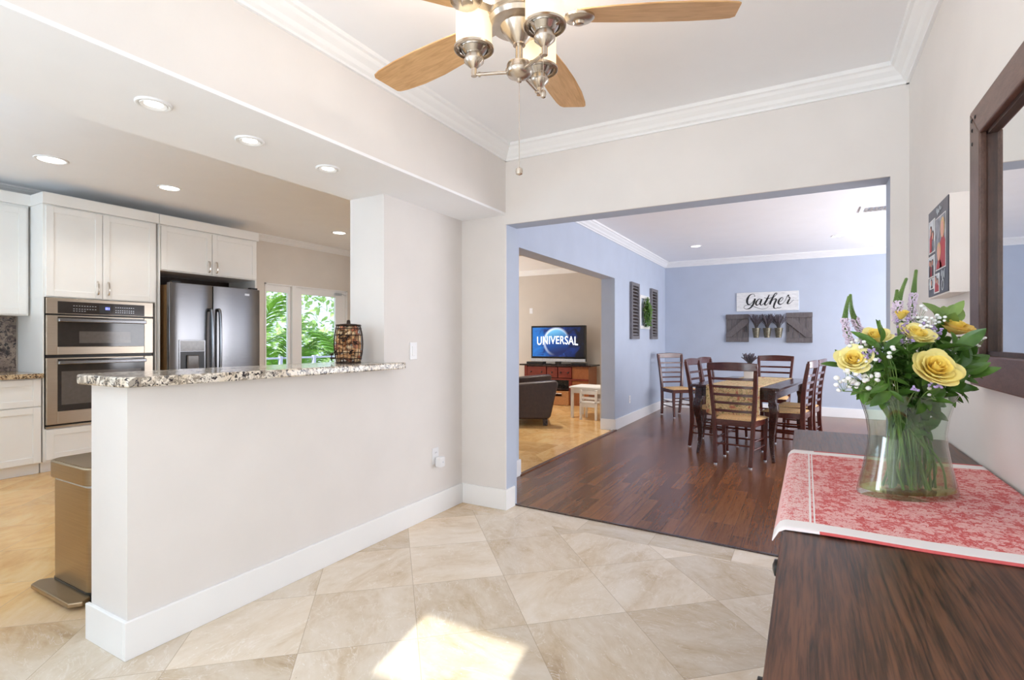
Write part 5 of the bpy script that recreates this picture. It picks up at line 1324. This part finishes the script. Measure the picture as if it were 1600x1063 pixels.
# baskets under the console
def basket(label, x0, x1, y0, h):
    t = thing('storage_basket', label, 'basket', (x0, y0, 0), 0, 'baskets under the console'); w = x1 - x0; d = .40
    mb = MB()
    mb.box(0, w, 0, .015, 0, h * .62).box(0, w * .34, 0, .015, h * .62, h * .82).box(w * .66, w, 0, .015, h * .62, h * .82).box(0, w, 0, .015, h * .82, h)
    mb.box(0, w, d - .015, d, 0, h).box(0, .015, .015, d - .015, 0, h).box(w - .015, w, .015, d - .015, 0, h).box(0, w, 0, d, 0, .012).build('body', 'basket', t, smooth=0, bevel=.004)
    MB().box(w * .34, w * .66, -.003, 0.012, h * .80, h * .84).build('handle_rim', 'whitepaint', t, smooth=0)
    return t
basket('brown wicker storage basket under the console, behind the white table', -4.33, -3.92, 9.13, .275)
basket('brown wicker storage basket under the console, partly behind the sofa arm', -4.76, -4.35, 9.13, .275)
o = MB().grid(lambda u, v: (u * .28, v * .25, .03 * math.sin(4 * u + 3 * v) + .02 * math.sin(9 * v)), 8, 8).build('folded_cloth', 'whitepaint', smooth=60, solid=.015); o.location = (-4.69, 9.17, .285); tag(o, 'crumpled white cloth on the wicker basket behind the sofa arm', 'cloth')
# white play table and chair
kt = thing('play_table', 'small white wooden table beside the wall opening in the living room', 'table', (-3.30, 7.78, 0))
MB().box(-.02, .62, -.02, .50, .478, .505).build('tabletop', 'whitepaint', kt, smooth=0, bevel=.004)
for x in (0, .56):
    for y in (0, .44): MB().box(x, x + .042, y, y + .042, 0, .478).build('leg', 'whitepaint', kt, smooth=0, bevel=.003)
MB().box(.042, .56, .005, .022, .40, .478).build('apron', 'whitepaint', kt, smooth=0); MB().box(.005, .022, .042, .44, .40, .478).build('apron', 'whitepaint', kt, smooth=0)
kc = thing('play_chair', 'small white wooden chair tucked under the white table', 'chair', (-3.10, 7.66, 0))
for x in (0, .25):
    MB().box(x, x + .034, 0, .034, 0, .47).build('rear_leg', 'whitepaint', kc, smooth=0, bevel=.003); MB().box(x, x + .034, .24, .274, 0, .26).build('front_leg', 'whitepaint', kc, smooth=0, bevel=.003)
for z in (.42, .34): MB().box(.034, .25, .006, .024, z - .02, z + .02).build('back_rail', 'whitepaint', kc, smooth=0)
MB().box(-.005, .29, .0, .29, .26, .28).build('seat', 'whitepaint', kc, smooth=0, bevel=.003)
MB().box(.034, .25, .006, .024, .20, .26).build('apron', 'whitepaint', kc, smooth=0)
# armchair / sofa
sf = thing('leather_sofa', 'dark brown leather sofa with flared arms seen from its side', 'sofa', (-3.60, 6.64, 0), R(29))
def arm_profile(): return [(-.38, .10), (.40, .10), (.44, .14), (.50, .42), (.545, .60), (.55, .64), (.50, .655), (.42, .65), (.10, .625), (-.15, .60), (-.38, .585)]
for y0 in (0, 1.35): MB().prism(arm_profile(), y0, y0 + .2, 'y').build('arm', 'leather', sf, smooth=40, bevel=.03, seg=4)
MB().prism([(-.40, .10), (-.24, .10), (-.18, .55), (-.20, .84), (-.27, .88), (-.36, .84), (-.42, .5)], .1, 1.45, 'y').build('backrest', 'leather', sf, smooth=40, bevel=.04, seg=4)
MB().box(-.26, .42, .2, 1.35, .10, .30).build('base', 'leather', sf, smooth=0, bevel=.02)
for k in range(2): MB().box(-.20, .44, .205 + k * .575, .77 + k * .575, .30, .46).build('seat_cushion', 'leather', sf, smooth=30, bevel=.05, seg=4)
for k in range(2): MB().box(-.24, -.04, .21 + k * .575, .765 + k * .575, .46, .86).build('back_cushion', 'dleather', sf, smooth=30, bevel=.06, seg=4)
for x in (-.32, .36):
    for y in (.06, 1.5): MB().prism([(-.035, -.035), (.035, -.035), (.035, .035), (-.035, .035)], 0, .10, 'z', Matrix.Translation((x, y, 0))).build('foot', 'darktop', sf, smooth=0, bevel=.008)

# ================================================================== GARDEN
struct('ground_terrace', MB().box(-9.2, -6.95, 1.5, 10.5, -.15, -.05), 'deck')
struct('ground_garden', MB().box(-30, -9.2, -8, 24, -.8, -.6), 'bush')
rl = thing('balcony_railing', 'pale grey metal railing on the terrace outside the glazed doors', 'railing', (-9.0, 3.5, -.05))
for k in range(9): MB().box(-.03, .03, k * .8 - .03, k * .8 + .03, 0, .98).build('post', 'greyrail', rl, smooth=0)
for z in (.30, .62, .94): MB().box(-.02, .02, 0, 6.4, z - .015, z + .02).build('rail', 'greyrail', rl, smooth=0)
def frond(mb, rm, base, az, el, L, droop, n=34, wl=.34, seed=0):
    rnd = random.Random(seed); P = []; d0 = Vector((math.cos(az) * math.cos(el), math.sin(az) * math.cos(el), math.sin(el)))
    for i in range(n + 1):
        f = i / n; P.append(Vector(base) + d0 * L * f + Vector((0, 0, -droop * L * f * f)))
    rm.tube(P, [.014 * (1 - .8 * i / n) + .002 for i in range(n + 1)], 5)
    for i in range(5, n + 1):
        f = i / n; d = (P[i] - P[i - 1]).normalized(); side = d.cross(Vector((0, 0, 1))).normalized()
        ll = wl * math.sin(math.pi * (.12 + .80 * f)) + .05
        for s_ in (-1, 1):
            dd = (side * s_ * .8 + d * .65 + Vector((0, 0, -.15 + rnd.uniform(-.12, .12)))).normalized()
            a = P[i]; b = a + dd * ll * .5 + Vector((0, 0, .01)); c = a + dd * ll + Vector((0, 0, -.12 * ll)); wv = d * .017
            mb.add([a - wv, a + wv, b + wv * 1.2, c, b - wv * 1.2], [(0, 1, 2, 4), (4, 2, 3)])
def palm(label, x, y, h, fr_, seed):
    t = thing('palm_tree', label, 'palm', (x, y, -.6), 0, 'palms outside the glazed doors'); rnd = random.Random(seed)
    MB().tube(smoothpts([(0, 0, 0), (.05, .03, h * .5), (0, 0, h)], 5), .085, 10).build('trunk', 'trunk', t)
    mb, rm = MB(), MB()
    for (az, el, L, dr) in fr_: frond(mb, rm, (0, 0, h), R(az), R(el), L, dr, 34, .42, rnd.randint(0, 999))
    rm.build('frond_stems', 'stemg', t); mb.build('fronds', 'palm', t, smooth=0, recalc=False)
palm('green palm outside the left pane of the glazed doors with one tall arching frond', -9.9, 6.6, 1.55, [(55, 62, 2.0, .35), (80, 38, 1.8, .3), (20, 66, 1.9, .3), (130, 45, 1.7, .35), (-40, 40, 1.7, .35), (-90, 50, 1.6, .3), (200, 50, 1.6, .3), (250, 30, 1.5, .3)], 3)
palm('green palm outside the right pane of the glazed doors behind the cork barrel', -9.9, 9.1, 1.35, [(40, 60, 2.0, .3), (75, 55, 1.9, .35), (10, 58, 1.9, .3), (-30, 62, 1.9, .3), (-70, 45, 1.9, .35), (-100, 32, 1.8, .3), (110, 50, 1.8, .3), (180, 50, 1.6, .3)], 4)
palm('low green palm between the two taller palms in the garden', -10.6, 7.9, .7, [(60, 50, 1.9, .3), (100, 55, 1.8, .3), (20, 62, 1.8, .25), (-20, 55, 1.9, .3), (-60, 60, 1.8, .3), (-110, 50, 1.8, .3), (150, 50, 1.6, .3), (0, 75, 2.0, .15)], 6)
def bushes(label, name, x, y0, y1, z1, n, seed, s_=.2):
    rnd = random.Random(seed); mb = MB()
    for k in range(n):
        y = rnd.uniform(y0, y1); z = -.6 + (z1 + .6) * rnd.random() ** .8; xx = x + rnd.uniform(-.7, .5)
        d = Vector((rnd.uniform(-.3, 1), rnd.uniform(-1, 1), rnd.uniform(-.6, 1)))
        leaf(mb, (xx, y, z), d, s_ * rnd.uniform(.6, 1.4), s_ * .45, (rnd.uniform(0, 1), rnd.uniform(-.5, .5), 1), .2, .2, 2, 3)
    o = mb.build(name, 'bush', smooth=0, recalc=False); tag(o, label, 'shrubs'); o['kind'] = 'stuff'
bushes('dense green shrubs growing along the terrace railing outside', 'shrubbery', -11.8, 4, 15, 1.5, 2600, 5)
bushes('tall pale green foliage of trees behind the palms', 'foliage', -16.0, 9.4, 24, 4.2, 3600, 6, .3)
for k, (x, y, h) in enumerate(((-14, 8.55, 6), (-14.5, 9.3, 6), (-13.5, 12.6, 6))):
    o = MB().tube([(0, 0, 0), (.05, .05, h * .5), (0, .1, h)], [.10, .085, .07], 10).build('tree_trunk', 'trunk'); o.location = (x, y, -.6)
    tag(o, ('slender pale tree trunk at the left of the garden view', 'slender pale tree trunk just right of the first behind the palms', 'slender pale tree trunk at the right of the garden view')[k], 'tree trunk', 'tree trunks in the garden')
